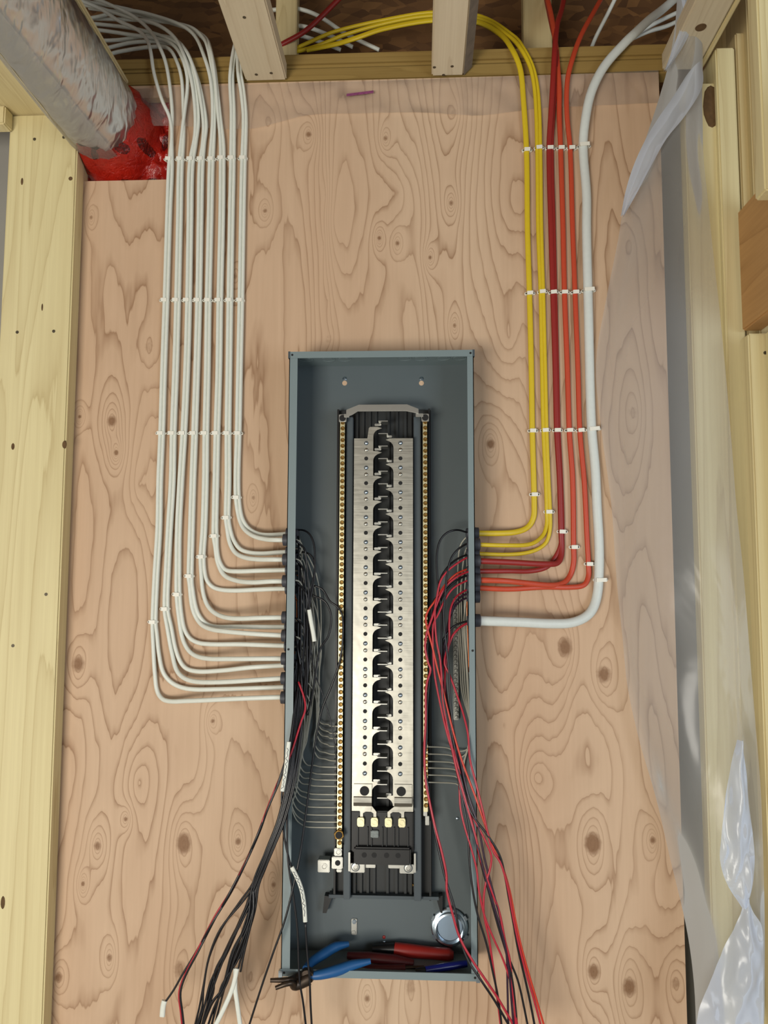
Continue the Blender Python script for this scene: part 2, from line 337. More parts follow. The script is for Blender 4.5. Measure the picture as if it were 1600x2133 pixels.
# right wall studs, plates, blocking
def vx(px, Y): return X_(px, 1000, Y)
stud(wr, vx(1452, -.03), vx(1522, -.03), -.03, .004, 0, Z_(1488, 172, -.03), M['spf'], 'stud', [(1444, 316)])
stud(wr, vx(1524, -.045), vx(1566, -.045), -.045, .04, 0, Z_(1520, 98, -.045), M['spf'])
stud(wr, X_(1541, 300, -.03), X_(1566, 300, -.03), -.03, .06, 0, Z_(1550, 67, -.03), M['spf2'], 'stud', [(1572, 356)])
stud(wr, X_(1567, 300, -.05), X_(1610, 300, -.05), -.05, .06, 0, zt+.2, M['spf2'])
stud(wr, X_(1577, 0, -.34), X_(1577, 0, -.34)+.14, -.34, -.302, Z_(1600, 420, -.34)+.02, zt+.08, M['spf'], 'cripple_stud')
trim_z = Z_(1560, 694, -.115)
stud(wr, vx(1571, -.115), vx(1571, -.115)+.14, -.115, -.075, 0, trim_z, M['spf'], 'trimmer_stud', [(1594, 735)])
stud(wr, vx(1571, -.115)+.03, vx(1571, -.115)+.17, -.16, -.1165, 0, trim_z, M['spf'], 'trimmer_stud')
bx = X_(1541, 560, -.055)
stud(wr, bx, bx+.038, -.62, -.055, Z_(1545, 690, -.055), Z_(1541, 442, -.055), M['block'], 'blocking')
kn = MB().lathe((0, 0, 0), (0, -1, 0), [(1, 0), (.95, .0015)], 16); p = at(1482, 222, -.03)
kn.v = [(p.x+a*.017+(.004*fbm((a, c, 0), 3)), -.0302+b, p.z+c*.046) for a, b, c in kn.v]
kn.build('knot', M['knot'], wr)
xe = X_(1476, 171, -.03)
MB().box(X_(1378, 133, 0), X_(1463, 120, -.03)-.001, -1.1, -.002, zt+.001, zt+.039).build('top_plate', M['chord'], wr, True, .003)
MB().box(X_(1463, 120, -.03)+.001, xe, -1.1, -.002, zt+.001, zt+.039).build('top_plate', M['plateY'], wr, True, .003)
p = at(1461, 57, -.2); zq = zt
def atz(px, py, Z): d = ray(px, py); return CAM+d*((Z-CAM.z)/d.z)
p = atz(1460, 57, zt+.001); MB().lathe((p.x, p.y, zt+.0015), (0, 0, -1), [(.011, 0), (.010, .0015)], 16).build('knot', M['knot'], wr)
# floor truss chords overhead
def truss(x0, x1, wane=False, nails=()):
    y1 = -.004
    c = MB().box(x0, x1-(.018 if wane else 0), -1.3, y1, zt+.001, zt+.039).build('truss_chord', M['chord'], ceil, True, .003)
    if wane:
        w = MB(); a = x1-.018; w.add([(a, -1.3, zt+.001), (x1, -1.3, zt+.020), (x1, -1.3, zt+.039), (a, -1.3, zt+.039), (a, y1, zt+.001), (x1, y1, zt+.020), (x1, y1, zt+.039), (a, y1, zt+.039)],
            [(0, 1, 2, 3), (7, 6, 5, 4), (0, 4, 5, 1), (1, 5, 6, 2), (2, 6, 7, 3), (3, 7, 4, 0)])
        w.build('bark_edge', M['wane'], ceil)
    for (px, py) in nails:
        p = atz(px, py, zt); n = MB().lathe((p.x, p.y, zt+.0016), (0, 0, -1), [(.0034, 0), (.0034, .0012)], 10).build('nail', M['nail'], ceil); n.parent = c
truss(X_(513, 171, 0), X_(598, 171, 0), False, [(534, 156), (565, 153), (509, 37)])
truss(X_(899, 160, 0), X_(983, 156, 0), True, [(924, 157), (942, 139), (905, 141)])
for (a, b, Y) in [(1091, 1150, .10), (574, 618, .12), (1480, 1540, .10)]:
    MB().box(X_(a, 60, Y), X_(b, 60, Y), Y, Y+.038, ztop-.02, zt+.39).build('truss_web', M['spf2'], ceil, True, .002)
MB().box(X_(268, 176, -.004)-.026, X_(268, 176, -.004), -1.2, -.004, Z_(268, 178, -.004), Z_(268, 178, -.004)+.012).build('truss_chord', M['plateY'], ceil, True, .003)

# ------------------------------------------------------------------ duct, red seal, films
c0 = at(224, 262, -.012); far = at(-160, -300, -.62)
duct = MB(); n, mrow, R0 = 72, 110, .082
for j in range(mrow+1):
    t = j/mrow; c = c0.lerp(Vector((c0.x-.045, -.95, c0.z+.045)), t)
    for i in range(n):
        th = 2*math.pi*i/n; d = Vector((math.cos(th), 0, math.sin(th)))
        q = Vector((math.cos(th)*.5, t*7, math.sin(th)*.5))
        r = R0+.0035*mnoise.noise(q*3)+.0022*mnoise.noise(Vector((math.cos(th)*3, t*60+3*math.sin(th+.7), math.sin(th)*3)))
        if j < 5: r -= .012*(1-j/5)**2*(1+1.2*mnoise.noise(Vector((th*2, 1, 0))))
        duct.v.append(tuple(c+d*r))
for j in range(mrow):
    for i in range(n): duct.f.append((j*n+i, j*n+(i+1) % n, (j+1)*n+(i+1) % n, (j+1)*n+i))
tag(duct.build('foil_duct', M['foil'], None, True, fix=True, angle=180), 'round duct wrapped in crinkled silver foil running through the wall top left', 'duct')
seal = empty('duct_seal', at(262, 330, .02))
g = MB(); nu, nv = 44, 40; x0, x1 = XL-.01, nx+.002; z0, z1 = nz-.010, nz2+.01
for j in range(nv+1):
    for i in range(nu+1):
        x = x0+(x1-x0)*i/nu; z = z0+(z1-z0)*j/nv
        g.v.append((x, .050-.022*max(0, min(1, (z-z0)/.05))+.016*mnoise.noise(Vector((x*30, z*34, 1)))+.008*mnoise.noise(Vector((x*80, z*60, 4))), z))
for j in range(nv):
    for i in range(nu): a = j*(nu+1)+i; g.f.append((a, a+1, a+nu+2, a+nu+1))
g.build('backing_film', M['redfilm'], seal, True, angle=60)
g = MB(); n = 64
for j, (r, y) in enumerate([(.076, -.060), (.088, -.040), (.094, -.022), (.100, -.004), (.106, .012), (.112, .028), (.124, .046)]):
    for i in range(n):
        th = 2*math.pi*i/n; q = Vector((math.cos(th), math.sin(th), y*14))
        rr = r+.009*mnoise.noise(q*3.1)+.006*mnoise.noise(q*8)
        yy = y+.007*mnoise.noise(q*4+Vector((5, 2, 1)))
        x, z = c0.x-.002+math.cos(th)*rr, c0.z+math.sin(th)*rr
        g.v.append((max(XL+.001, min(nx-.001, x)), yy, max(nz+.001, z)))
for j in range(6):
    for i in range(n): g.f.append((j*n+i, j*n+(i+1) % n, (j+1)*n+(i+1) % n, (j+1)*n+i))
g.build('collar', M['redfilm'], seal, True, angle=60)
tag(seal, 'crumpled red taped film with dark printed ovals sealing the duct into its hole', 'tape seal')
def sheet(name, rows, mat, parent=None, nu=26, sub=5, amp=.006, sc=9, seed=0, bulge=0.0):
    """film between two edges; rows = [(left point, right point)] in world space"""
    Ls = cat([r[0] for r in rows], sub); Rs = cat([r[1] for r in rows], sub); g = MB()
    for L, R in zip(Ls, Rs):
        for i in range(nu+1):
            u = i/nu; p = L.lerp(R, u); e = math.sin(math.pi*u)
            q = Vector((p.x*1.6, p.y*1.2, p.z*.55))
            w = amp*(mnoise.noise(q*sc+Vector((seed, 0, 0)))+.5*mnoise.noise(q*sc*2.3+Vector((0, seed, 3))))
            g.v.append((p.x, p.y-bulge*e-w*min(1, e*2+.3), p.z))
    m_ = len(Ls)
    for j in range(m_-1):
        for i in range(nu): a = j*(nu+1)+i; g.f.append((a, a+1, a+nu+2, a+nu+1))
    return g.build(name, mat, parent, True, fix=False, angle=180)
# right hand curtain of polyethylene
rows = []
for (y, xl, xr, yl, yr) in [(-30, 1412, 1455, -.11, -.10), (60, 1405, 1462, -.09, -.09), (135, 1392, 1464, -.06, -.07), (200, 1374, 1463, -.045, -.07), (250, 1358, 1464, -.04, -.075), (320, 1334, 1466, -.035, -.08), (400, 1305, 1474, -.03, -.085), (500, 1288, 1484, -.022, -.09), (620, 1264, 1497, -.02, -.095), (760, 1242, 1511, -.02, -.10),
        (900, 1254, 1522, -.02, -.10), (1050, 1274, 1533, -.02, -.105), (1200, 1284, 1549, -.02, -.11), (1330, 1297, 1560, -.022, -.115), (1430, 1307, 1568, -.028, -.12), (1540, 1331, 1577, -.03, -.125), (1660, 1366, 1586, -.035, -.13), (1790, 1397, 1590, -.04, -.135), (1930, 1430, 1592, -.05, -.14), (2050, 1446, 1592, -.055, -.145), (2180, 1452, 1592, -.06, -.15)]:
    rows.append((at(xl, y, yl), at(xr, y, yr)))
cur = tag(sheet('plastic_sheet', rows, M['film'], None, 40, 5, .013, 5, 2.0, .028), 'tall translucent plastic vapour barrier sheet hanging along the right corner', 'plastic sheet')
sheet('fold_and_sheen', [(at(a, b, c), at(d, e, f)) for a, b, c, d, e, f in [(1440, 150, -.10), (1380, 230, -.09), (1340, 295, -.08), (1308, 375, -.07), (1296, 440, -.055)] and [
    (1428, 160, -.105, 1462, 128, -.105), (1400, 205, -.10, 1463, 180, -.11), (1372, 245, -.095, 1428, 240, -.105), (1345, 290, -.09, 1388, 290, -.10), (1320, 345, -.08, 1357, 345, -.09), (1303, 400, -.07, 1328, 400, -.08), (1293, 452, -.055, 1297, 455, -.055)]], M['film2'], cur, 10, 5, .006, 12, 5.0, .012)
sheet('fold_and_sheen', [(at(a, b, c), at(d, e, f)) for a, b, c, d, e, f in [
    (1418, -10, -.13, 1428, -10, -.13), (1424, 30, -.125, 1438, 25, -.125), (1415, 65, -.115, 1440, 58, -.115), (1400, 105, -.105, 1424, 95, -.105), (1388, 138, -.095, 1398, 135, -.095), (1382, 150, -.09, 1386, 150, -.09)]], M['film2'], cur, 8, 5, .004, 12, 8.0, .01)
for rr_ in ([(1540, 1535, 1546), (1600, 1522, 1554), (1680, 1511, 1560), (1740, 1503, 1569), (1790, 1500, 1573), (1840, 1514, 1568), (1892, 1547, 1556)],
            [(1868, 1553, 1557), (1900, 1545, 1570), (1930, 1531, 1588), (1980, 1506, 1591), (2050, 1478, 1591), (2100, 1456, 1591), (2180, 1444, 1591)]):
    sheet('fold_and_sheen', [(at(a, y, -.165), at(b, y, -.165)) for y, a, b in rr_], M['film2'], cur, 16, 7, .016, 22, y, .012)  # added milky film patches standing in for bluish reflections on the sheet
# strip along the plywood top
rows = [(at(180, 186, -.004), at(182, 268, -.004))]+[(at(x, a, -.005), at(x, b, -.006)) for x, a, b in [(348, 182, 262), (520, 176, 268), (640, 172, 240), (760, 169, 236), (880, 165, 234), (1000, 161, 240), (1120, 157, 226), (1240, 152, 220), (1372, 146, 214)]]
strip = tag(sheet('plastic_strip', rows, M['film3'], None, 10, 7, .0035, 30, 4.0, 0), 'see-through plastic strip stapled across the top edge of the plywood', 'plastic sheet')
mk = MB(); a = at(722, 199, -.011); b = at(778, 192, -.011); mk.prism([(a.x, a.z-.002), (b.x, b.z-.002), (b.x, b.z+.004), (a.x, a.z+.004)], -.0112, -.0110)
mk.build('printed_mark', simple('faded_purple_print', srgb(136, 70, 110), .5, 0, .5, 300, 0), strip)
# film flap under the duct, top left
def flap():
    g = MB(); sec = []
    pe = Vector((xp-.004, 0, zs-.001))
    for j in range(46):
        t = j/45; Y = -.026-.62*t; c = c0.lerp(Vector((c0.x-.045, -.95, c0.z+.045)), (Y+.012)/(-.938))
        row = []
        for k in range(12):
            th = math.radians(205+k*8.0-16*t); rr = R0+.008+.003*mnoise.noise(Vector((k*.5, Y*9, 2)))
            row.append(Vector((c.x+rr*math.cos(th), Y+.012*math.sin(k*1.1+2), c.z+rr*math.sin(th))))
        first = row[0]; lead = [Vector((pe.x, Y, pe.z)).lerp(first, q/6)+Vector((0, 0, .003*mnoise.noise(Vector((q*.8, Y*14, 5))))) for q in range(6)]
        sec.append(lead+row)
    n_ = len(sec[0])
    for r_ in sec: g.v += [tuple(p) for p in r_]
    for j in range(len(sec)-1):
        for i in range(n_-1): a_ = j*n_+i; g.f.append((a_, a_+1, a_+n_+1, a_+n_))
    return g.build('plastic_flap', M['film4'], None, True, fix=False, angle=180)
tag(flap(), 'clear plastic flap wrapped along the underside of the silver duct', 'plastic sheet')

# ------------------------------------------------------------------ breaker panel
D = .10; HW = .181; PT = 1.9; PB = PT-1.17371
panel = tag(empty('breaker_panel', (0, -.05, PB)), 'tall open grey steel breaker box with bare bus bars mounted on plywood', 'breaker box')
def pb(mb, name, mat, sm=False, bev=0, par=None):
    o = mb.build(name, mat, panel, sm, bev)
    if par: kid(o, par)
    return o
T = .0016
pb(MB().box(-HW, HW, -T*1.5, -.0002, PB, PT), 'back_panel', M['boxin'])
left = pb(MB().box(-HW, -HW+T, -D, -T, PB, PT).box(-HW, -HW+.0165, -D, -D+T, PB, PT), 'left_side', M['box'])
right = pb(MB().box(HW-T, HW, -D, -T, PB, PT).box(HW-.0125, HW, -D, -D+T, PB, PT), 'right_side', M['box'])
top = pb(MB().box(-HW-.001, HW+.001, -D-.001, -T, PT-T, PT+.0005).box(-HW-.001, HW+.001, -D-.0012, -D+T, PT-.0125, PT+.0005), 'top_side', M['box'])
bot = pb(MB().box(-HW-.001, HW+.001, -D-.001, -T, PB-.0005, PB+T).box(-HW-.001, HW+.001, -D-.0012, -D+T, PB-.0005, PB+.0125), 'bottom_side', M['box'])
for sx in (-1, 1):
    for z, par in ((PT-.006, top), (PB+.006, bot)):
        pb(MB().lathe((sx*(HW-.006), -D-.0012, z), (0, -1, 0), [(.0022, 0), (.0022, .0006)], 10), 'screw_hole', M['hole'], par=par)
    pb(MB().box(sx*HW-.002, sx*HW+.002, -D-.0016, -D+.008, PT-.0125, PT+.001), 'corner_tab', M['rail'], par=top)
    pb(MB().box(sx*HW-.004, sx*HW+.003, -D-.003, -D+.006, PB-.002, PB+.010), 'corner_tab', M['zinc'], par=bot)
    pb(MB().lathe((sx*(HW-.006), -D-.0002, Z_(800, 1354, -D)), (0, -1, 0), [(.0022, 0), (.0022, .0006)], 10), 'screw_hole', M['hole'], par=left if sx < 0 else right)
for k in range(9):           # knockouts in the roof
    x = -.155+.31*k/8+(.006 if k % 2 else 0)
    if 3 <= k <= 4: continue
    o = MB().lathe((x, -.055, PT-T), (0, 0, -1), [(.0155, 0), (.0155, .0007), (.0140, .0007), (.0138, .0003), (.0110, .0003), (.0108, .0010), (.0004, .0010)], 22)
    pb(o, 'knockout', M['box'], par=top)
for (px, py) in [(718, 789), (878, 789)]:
    p = at(px, py, -.004); q = at(px, py+9, -.003)
    pb(MB().lathe((q.x, -T*1.5, q.z), (0, -1, 0), [(.0052, 0), (.0052, .0004)], 14), 'keyhole', M['ply'])
    pb(MB().lathe((p.x, -.0023, p.z), (0, -1, 0), [(.0045, 0), (.0042, .002), (.002, .0035)], 12), 'mounting_screw', M['zinc'], True)
# --- interior plastic base with ribs
YBs = -.014; RY = 1300
def bx_(px, Y): return X_(px, RY, Y)
zb0, zb1 = Z_(800, 1868, YBs), Z_(800, 855, YBs)
base = pb(MB().box(bx_(699, YBs), bx_(899, YBs), YBs, -T*1.5, zb0, zb1), 'interior_base', M['base'])
for (a, b, y) in [(738, 744, -.022), (752, 757, -.02), (766, 771, -.02), (779, 784, -.02), (806, 811, -.02), (824, 829, -.02), (842, 847, -.02), (853, 858, -.022)]:
    pb(MB().box(bx_(a, y), bx_(b, y), y, YBs, zb0+.002, zb1-.002), 'rib', M['base'], par=base)
for (a, b) in [(719, 733), (862, 877)]:
    y = -.040; pb(MB().box(bx_(a, y), bx_(b, y), y, YBs, Z_(800, 1876, y), Z_(800, 868, y)), 'rail', M['rail'], True, .0012, base)
for (a, b) in [(699, 703), (893, 897)]:
    y = -.028; pb(MB().box(bx_(a, y), bx_(b, y), y, YBs, zb0, zb1), 'rib', M['black'], par=base)
y = -.03; pb(MB().box(bx_(690, y), bx_(912, y), y, YBs+.004, Z_(800, 1873, y), Z_(800, 1866, y)), 'foot_flange', M['rail'], par=base)
for (a, b, s) in [(672, 692, 1), (908, 922, -1)]:
    y = -.02; P0, P1, P2, P3 = at(a if s > 0 else b, 1902, y), at((a+8) if s > 0 else (b-4), 1902, y), at(b if s > 0 else a, 1868, y), at((a+4) if s > 0 else (b), 1866, y)
    pb(MB().prism([(P0.x, P0.z), (P1.x, P1.z), (P2.x, P2.z), (P3.x, P3.z)], y, -T*1.5), 'bracket', M['black'], par=base)
for (px, py) in [(739, 1843), (859, 1845)]:
    p = at(px, py, -.02); pb(MB().lathe((p.x, YBs, p.z), (0, -1, 0), [(.0028, 0), (.0024, .003)], 10), 'screw', M['brass'], True, par=base)
# --- bus plates
YP = -.056
def Zp(y, Y=YP): return Z_(800, y, Y)
def Xp(x, Y=YP): return X_(x, RY, Y)
def lin(a, b, k, n): return a+(b-a)*k/n
zl = [lin(Zp(889), Zp(1629), k, 14) for k in range(15)]; zr = [lin(Zp(913.5), Zp(1657.5), k, 14) for k in range(15)]
pit = zl[0]-zl[1]; hh = pit*.30
def outline(hooks, neck, tip):
    out = []
    for z in hooks:
        out += [(neck, z+.0004), (neck+(tip-neck)*.5, z), (tip, z-.0025)]
        for k in range(1, 7):
            t = math.pi/2*k/6; out.append((tip-(tip-neck)*math.sin(t), z-.0040-hh*(1-math.cos(t))))
    return out
zbot = Zp(1690)
ptsL = [(Xp(735.4), zbot), (Xp(735.4), Zp(913)), (Xp(763.5), Zp(913)), (Xp(766.5), Zp(892)), (Xp(769), Zp(889.2))]+outline(zl, Xp(776.2), Xp(794.3))[1:]+[(Xp(776.2), zbot+.012), (Xp(774), zbot)]
ptsR = [(Xp(860.5), zbot), (Xp(860.5), Zp(913))]+outline(zr, Xp(819.3), Xp(802.4))+[(Xp(822), zbot+.010), (Xp(824), zbot)]
busL = pb(MB().prism(ptsL, YP, YP+.003), 'bus_bar', M['bus']); busR = pb(MB().prism(ptsR, YP, YP+.003), 'bus_bar', M['bus'])
ring = MB().lathe((0, 0, 0), (0, -1, 0), [(.0043, 0), (.0043, .0008), (.0026, .0008), (.0024, .0022), (.0012, .0028)], 14).mesh('screw', True); ring.materials.append(M['rail']); ring.materials.append(M['zinc'])
for p in ring.polygons: p.material_index = 0 if (p.center.y > -.0009) else 1
bump = MB().lathe((0, 0, 0), (0, -1, 0), [(.0040, 0), (.0030, .0010), (.0012, .0014)], 12).mesh('dimple', True); bump.materials.append(M['bus'])
hol = MB().lathe((0, 0, 0), (0, -1, 0), [(.0040, 0), (.0040, .0004)], 12).mesh('bus_hole'); hol.materials.append(M['hole'])
def put(name, me, loc, par, rot=0):
    o = bpy.data.objects.new(name, me); COL.objects.link(o); o.location = loc; o.rotation_euler = (0, rot, 0); kid(o, par); return o
for par, px in ((busL, 761.3), (busR, 834)):
    for k in range(14):
        for y0, y1, nm, me in ((923, 1611.5, 'screw', ring), (937, 1626, 'dimple', bump), (955, 1646, 'bus_hole', hol)):
            z = lin(Zp(y0), Zp(y1), k, 13)
            if nm != 'screw' and k == 13: continue
            put(nm, me, (Xp(px), YP-.0002, z), par)
YK = -.078
z0, z1 = Z_(800, 877, YK), Z_(800, 1662.5, YK)
for k in range(30):
    z = lin(z0, z1, k, 29)
    par = busL if k % 2 == 0 else busR
    xa, xb = X_(787, RY, YK), X_(807, RY, YK)
    pb(MB().box(xa, xb, YK, YP+.012, z-.0008, z+.0008), 'stab', M['alu'], par=par)
    xs, xe2 = (Xp(779), Xp(793)) if k % 2 == 0 else (Xp(805), Xp(816))
    zz = (zl[k//2] if k % 2 == 0 else zr[k//2])+.0035
    pb(MB().box(xs, xe2, YP-.004, YP+.006, zz-.0022, zz+.0022), 'stab_foot', M['alu'], True, .0008, par)
# --- main breaker straps, lugs
for s, par, (xa, xb), legs, hx in ((1, busL, (739, 776), (752, 779), 761), (-1, busR, (822, 858), (808, 836), 836)):
    y = YP-.003
    st = MB().box(Xp(xa, y), Xp(xb, y), y, YP, Zp(1664, y), Zp(1634, y))
    A, B = Xp(xa, y), Xp(xb, y); z2, z3, z4 = Zp(1664, y), Zp(1678, y), Zp(1693, y)
    P = [(y-.004, z2+.003), (y-.006, z2-.006), (y-.003, z3), (y+.006, z3-.004)]
    for (ya, za), (yb_, zb_) in zip([(y, z2+.004)]+P, P):
        st.add([(A, ya, za), (B, ya, za), (B, yb_, zb_), (A, yb_, zb_), (A, ya+.002, za), (B, ya+.002, za), (B, yb_+.002, zb_), (A, yb_+.002, zb_)], [(0, 1, 2, 3), (4, 7, 6, 5), (0, 4, 5, 1), (2, 6, 7, 3), (0, 3, 7, 4), (1, 5, 6, 2)])
    l0, l1 = Xp(legs[0], y), Xp(legs[1]+6, y)
    st.prism([(A, z3-.003), (B, z3-.003), (l1, z4), (l1, Zp(1708, y)), (l1-.0055, Zp(1708, y)), (l1-.0055, z4-.003), (l1-.010, z4), (l0+.010, z4), (l0+.0055, z4-.003), (l0+.0055, Zp(1708, y)), (l0, Zp(1708, y)), (l0, z4)], y+.005, y+.008)
    sp = pb(st, 'bus_strap', M['bus'], par=par)
    pb(MB().lathe((Xp(hx, y), y-.0002, Zp(1648, y)), (0, -1, 0), [(.009, 0), (.009, .0005)], 20), 'bolt_hole', M['hole'], par=par)
YM = -.050
brk = pb(MB().box(Xp(735, YM), Xp(861, YM), YM, YBs, Zp(1776, YM), Zp(1690, YM)), 'main_breaker', M['black'], True, .002)
low = MB().box(Xp(741, YM), Xp(856, YM), YM-.012, YBs, Zp(1798, YM), Zp(1762, YM)); pb(low, 'terminal_cover', M['black'], True, .003, brk)
for px in (748, 768, 776, 798, 806, 822, 830, 850):
    pb(MB().box(Xp(px, YM)-.0008, Xp(px, YM)+.0008, YM-.004, YM+.001, Zp(1765, YM), Zp(1722, YM)), 'rib', M['base'], par=brk)
for px in (762, 782, 807, 830): pb(MB().lathe((Xp(px, YM), YM-.0118, Zp(1777, YM)), (0, -1, 0), [(.005, 0), (.005, .0004)], 12), 'terminal_hole', M['hole'], par=brk)
pb(MB().box(Xp(774, YM), Xp(790, YM), YM-.005, YM, Zp(1744, YM), Zp(1729, YM)), 'label_window', simple('grey_label', srgb(120, 128, 126), .4, 0, .5, 260, 0), True, .001, brk)
for px in (753.5, 781.5, 810, 837.5):
    y = YM-.008; x, z = Xp(px, y), Zp(1713.5, y)
    pb(MB().prism([(x+.0068*c, z+.0085*s_) for c, s_ in ((-1, -.6), (-.75, -1), (.75, -1), (1, -.6), (1, .6), (.75, 1), (-.75, 1), (-1, .6))], y, YM), 'lug', M['barm'], True, .0006, brk)
    pb(MB().lathe((x, y-.0002, z), (0, -1, 0), [(.0052, 0), (.0052, .001), (.004, .001), (.004, .0003)], 14), 'lug_screw', M['barm'], par=brk)
for s, (xa, xb), (xc, xd), wx in ((1, (733, 762), (762, 784), 729), (-1, (833, 862), (810, 833), 862)):
    y = -.046
    lg = pb(MB().box(Xp(xa, y), Xp(xb, y), y, YBs, Zp(1819, y), Zp(1800, y)), 'line_lug', M['alu'], True, .001)
    pb(MB().box(Xp(xc, y+.008), Xp(xd, y+.008), y+.008, YBs, Zp(1812, y), Zp(1800, y)), 'lug_tongue', M['alu'], True, .001, lg)
    pb(MB().box(Xp(wx, y), Xp(wx+4, y), y-.002, YBs, Zp(1816, y), Zp(1776, y)), 'lug_wing', M['alu'], True, .0006, lg)
    pb(MB().lathe((Xp((xa+xb)/2+(-4 if s > 0 else 3), y), y-.0002, Zp(1807, y)), (0, -1, 0), [(.0085, 0), (.0085, .0004)], 18), 'lug_hole', M['rail'], par=lg)
    pb(MB().lathe((Xp((xa+xb)/2+(-4 if s > 0 else 3), y), y-.0006, Zp(1807, y)), (0, -1, 0), [(.0068, 0), (.0068, .0008), (.004, .0010), (.0035, .0002)], 18), 'lug_screw', M['alu'], par=lg)
# --- neutral bars
YN = -.052
scr = MB().lathe((0, 0, 0), (0, -1, 0), [(.0043, 0), (.0043, .0010), (.0032, .0016), (.0018, .0014)], 12).mesh('screw', True); scr.materials.append(M['brass'])
slot = None
for nm, (xa, xb), ybot, ns, y_first, y_last in (('left', (705.2, 715.3), 1768, 70, 880, 1757), ('right', (881.5, 890.6), 1690, 65, 880, 1676)):
    bar = pb(MB().box(Xp(xa, YN), Xp(xb, YN), YN, YN+.009, Zp(ybot, YN), Zp(874, YN)), 'neutral_bar', M['barm'], True, .0008)
    pb(MB().box(Xp(xa, YN)+.001, Xp(xb, YN)-.001, YN+.009, YBs, Zp(ybot, YN)+.01, Zp(880, YN)), 'bar_support', M['black'], par=bar)
    xc = Xp((xa+xb)/2+.6, YN)
    for k in range(ns):
        z = lin(Zp(y_first, YN), Zp(y_last, YN), k, ns-1)
        put('screw', scr, (xc, YN-.0002, z), bar, random.uniform(0, 3))
    blk = pb(MB().box(xc-.0075, xc+.0075, YN-.003, YN+.006, Zp(879, YN), Zp(863, YN)), 'end_lug', M['alu'], True, .001, bar)
    pb(MB().lathe((xc, YN-.0032, Zp(871, YN)), (0, -1, 0), [(.0066, 0), (.0066, .0006)], 16), 'set_screw', M['hole'], par=bar)
    if nm == 'left':
        pb(MB().lathe((xc-.001, YN-.002, Zp(1740, YN)), (0, -1, 0), [(.0105, 0), (.0095, .002)], 6), 'end_lug', M['brass'], par=bar)
        pb(MB().lathe((xc-.001, YN-.0042, Zp(1740, YN)), (0, -1, 0), [(.0068, 0), (.0068, .0006)], 16), 'set_screw', M['hole'], par=bar)
y = -.062; xl_, xr_ = Xp(711, YN), Xp(885, YN)
zs_ = Zp(855, y)
br = MB().prism([(X_(a, 900, y), Z_(800, b, y)) for a, b in [(721, 853), (747, 842.5), (848, 842.5), (872, 852), (872, 862), (846, 856.5), (745, 856.5), (733, 864), (721, 868)]][::-1], y, y+.003)
for s in (-1, 1):
    a = (716, 727) if s < 0 else (866, 882)
    br.box(X_(a[0], 900, y), X_(a[1], 900, y), y+.003, YN, Z_(800, 868, y), Z_(800, 861, y))
pb(br, 'neutral_tie_strap', M['alu'], True, .0006)
# --- ground lugs
for (xa, xb, ya, yb_, dark) in [(662, 687, 1792, 1818, 0), (691, 714, 1785, 1810, 1), (696, 712, 1767, 1783, 0), (701, 712, 1810, 1817, 0)]:
    y = -.045; lg = pb(MB().box(X_(xa, 1790, y), X_(xb, 1790, y), y, -.02, Z_(690, yb_, y), Z_(690, ya, y)), 'ground_lug', M['alu'], True, .0012)
    if yb_-ya > 12:
        c = at((xa+xb)/2+1, (ya+yb_)/2, y); r = .0052 if dark else .006
        pb(MB().lathe((c.x, y-.0002, c.z), (0, -1, 0), [(r, 0), (r, .0008), (r*.7, .0008), (r*.6, .0002)] if not dark else [(r, 0), (r, .0005)], 16), 'lug_screw', M['hole'] if dark else M['alu'], True, par=lg)
for (xa, xb, ya, yb_) in [(882, 890, 1682, 1700), (886, 894, 1700, 1719)]:
    y = -.05; pb(MB().box(X_(xa, 1700, y), X_(xb, 1700, y), y, -.03, Z_(888, yb_, y), Z_(888, ya, y)), 'bar_clip', M['alu'], True, .0006)
# --- lower compartment fittings
p = at(738, 1930, -.004); gc = pb(MB().box(p.x-.0055, p.x+.0055, -.006, -T, p.z-.015, p.z+.015), 'ground_clip', M['alu'], True, .001)
pb(MB().lathe((p.x, -.006, p.z+.010), (0, -1, 0), [(.0045, 0), (.004, .002)], 12), 'screw', M['zinc'], True, par=gc)
pb(MB().lathe((p.x-.001, -.006, p.z-.010), (0, -1, 0), [(.004, 0), (.0036, .0012)], 12), 'screw', M['alu'], True, par=gc)
for (px, py, mt) in [(800, 1963, 'zinc'), (800, 1952, 'redgrip'), (953, 1705, 'zinc')]:
    p = at(px, py, -.003); pb(MB().lathe((p.x, -.002, p.z), (0, -1, 0), [(.0034, 0), (.003, .002), (.001, .003)], 12), 'rivet', M[mt], True)
p = at(937, 1938, -.02); cf = pb(MB().lathe((p.x, -.002, p.z), (0, -1, 0), [(.036, 0), (.036, .006), (.033, .008), (.030, .008), (.030, .016), (.0265, .017), (.0265, .006)], 40), 'conduit_locknut', M['zinc'], True)
pb(MB().lathe((p.x, -.004, p.z+.003), (.04, -1, .09), [(.0250, 0), (.0250, .011), (.0235, .0125)], 40), 'plug_disc', M['plug'], True, par=cf)
tab = MB()
for k in range(6):
    a = k*math.pi/3+.5; Mx = Matrix.Translation((p.x, -.006, p.z)) @ Matrix.Rotation(a, 4, 'Y'); tab.box(.033, .0385, -.004, .004, -.0045, .0045, Mx)
pb(tab, 'locknut_tabs', M['zinc'], par=cf)
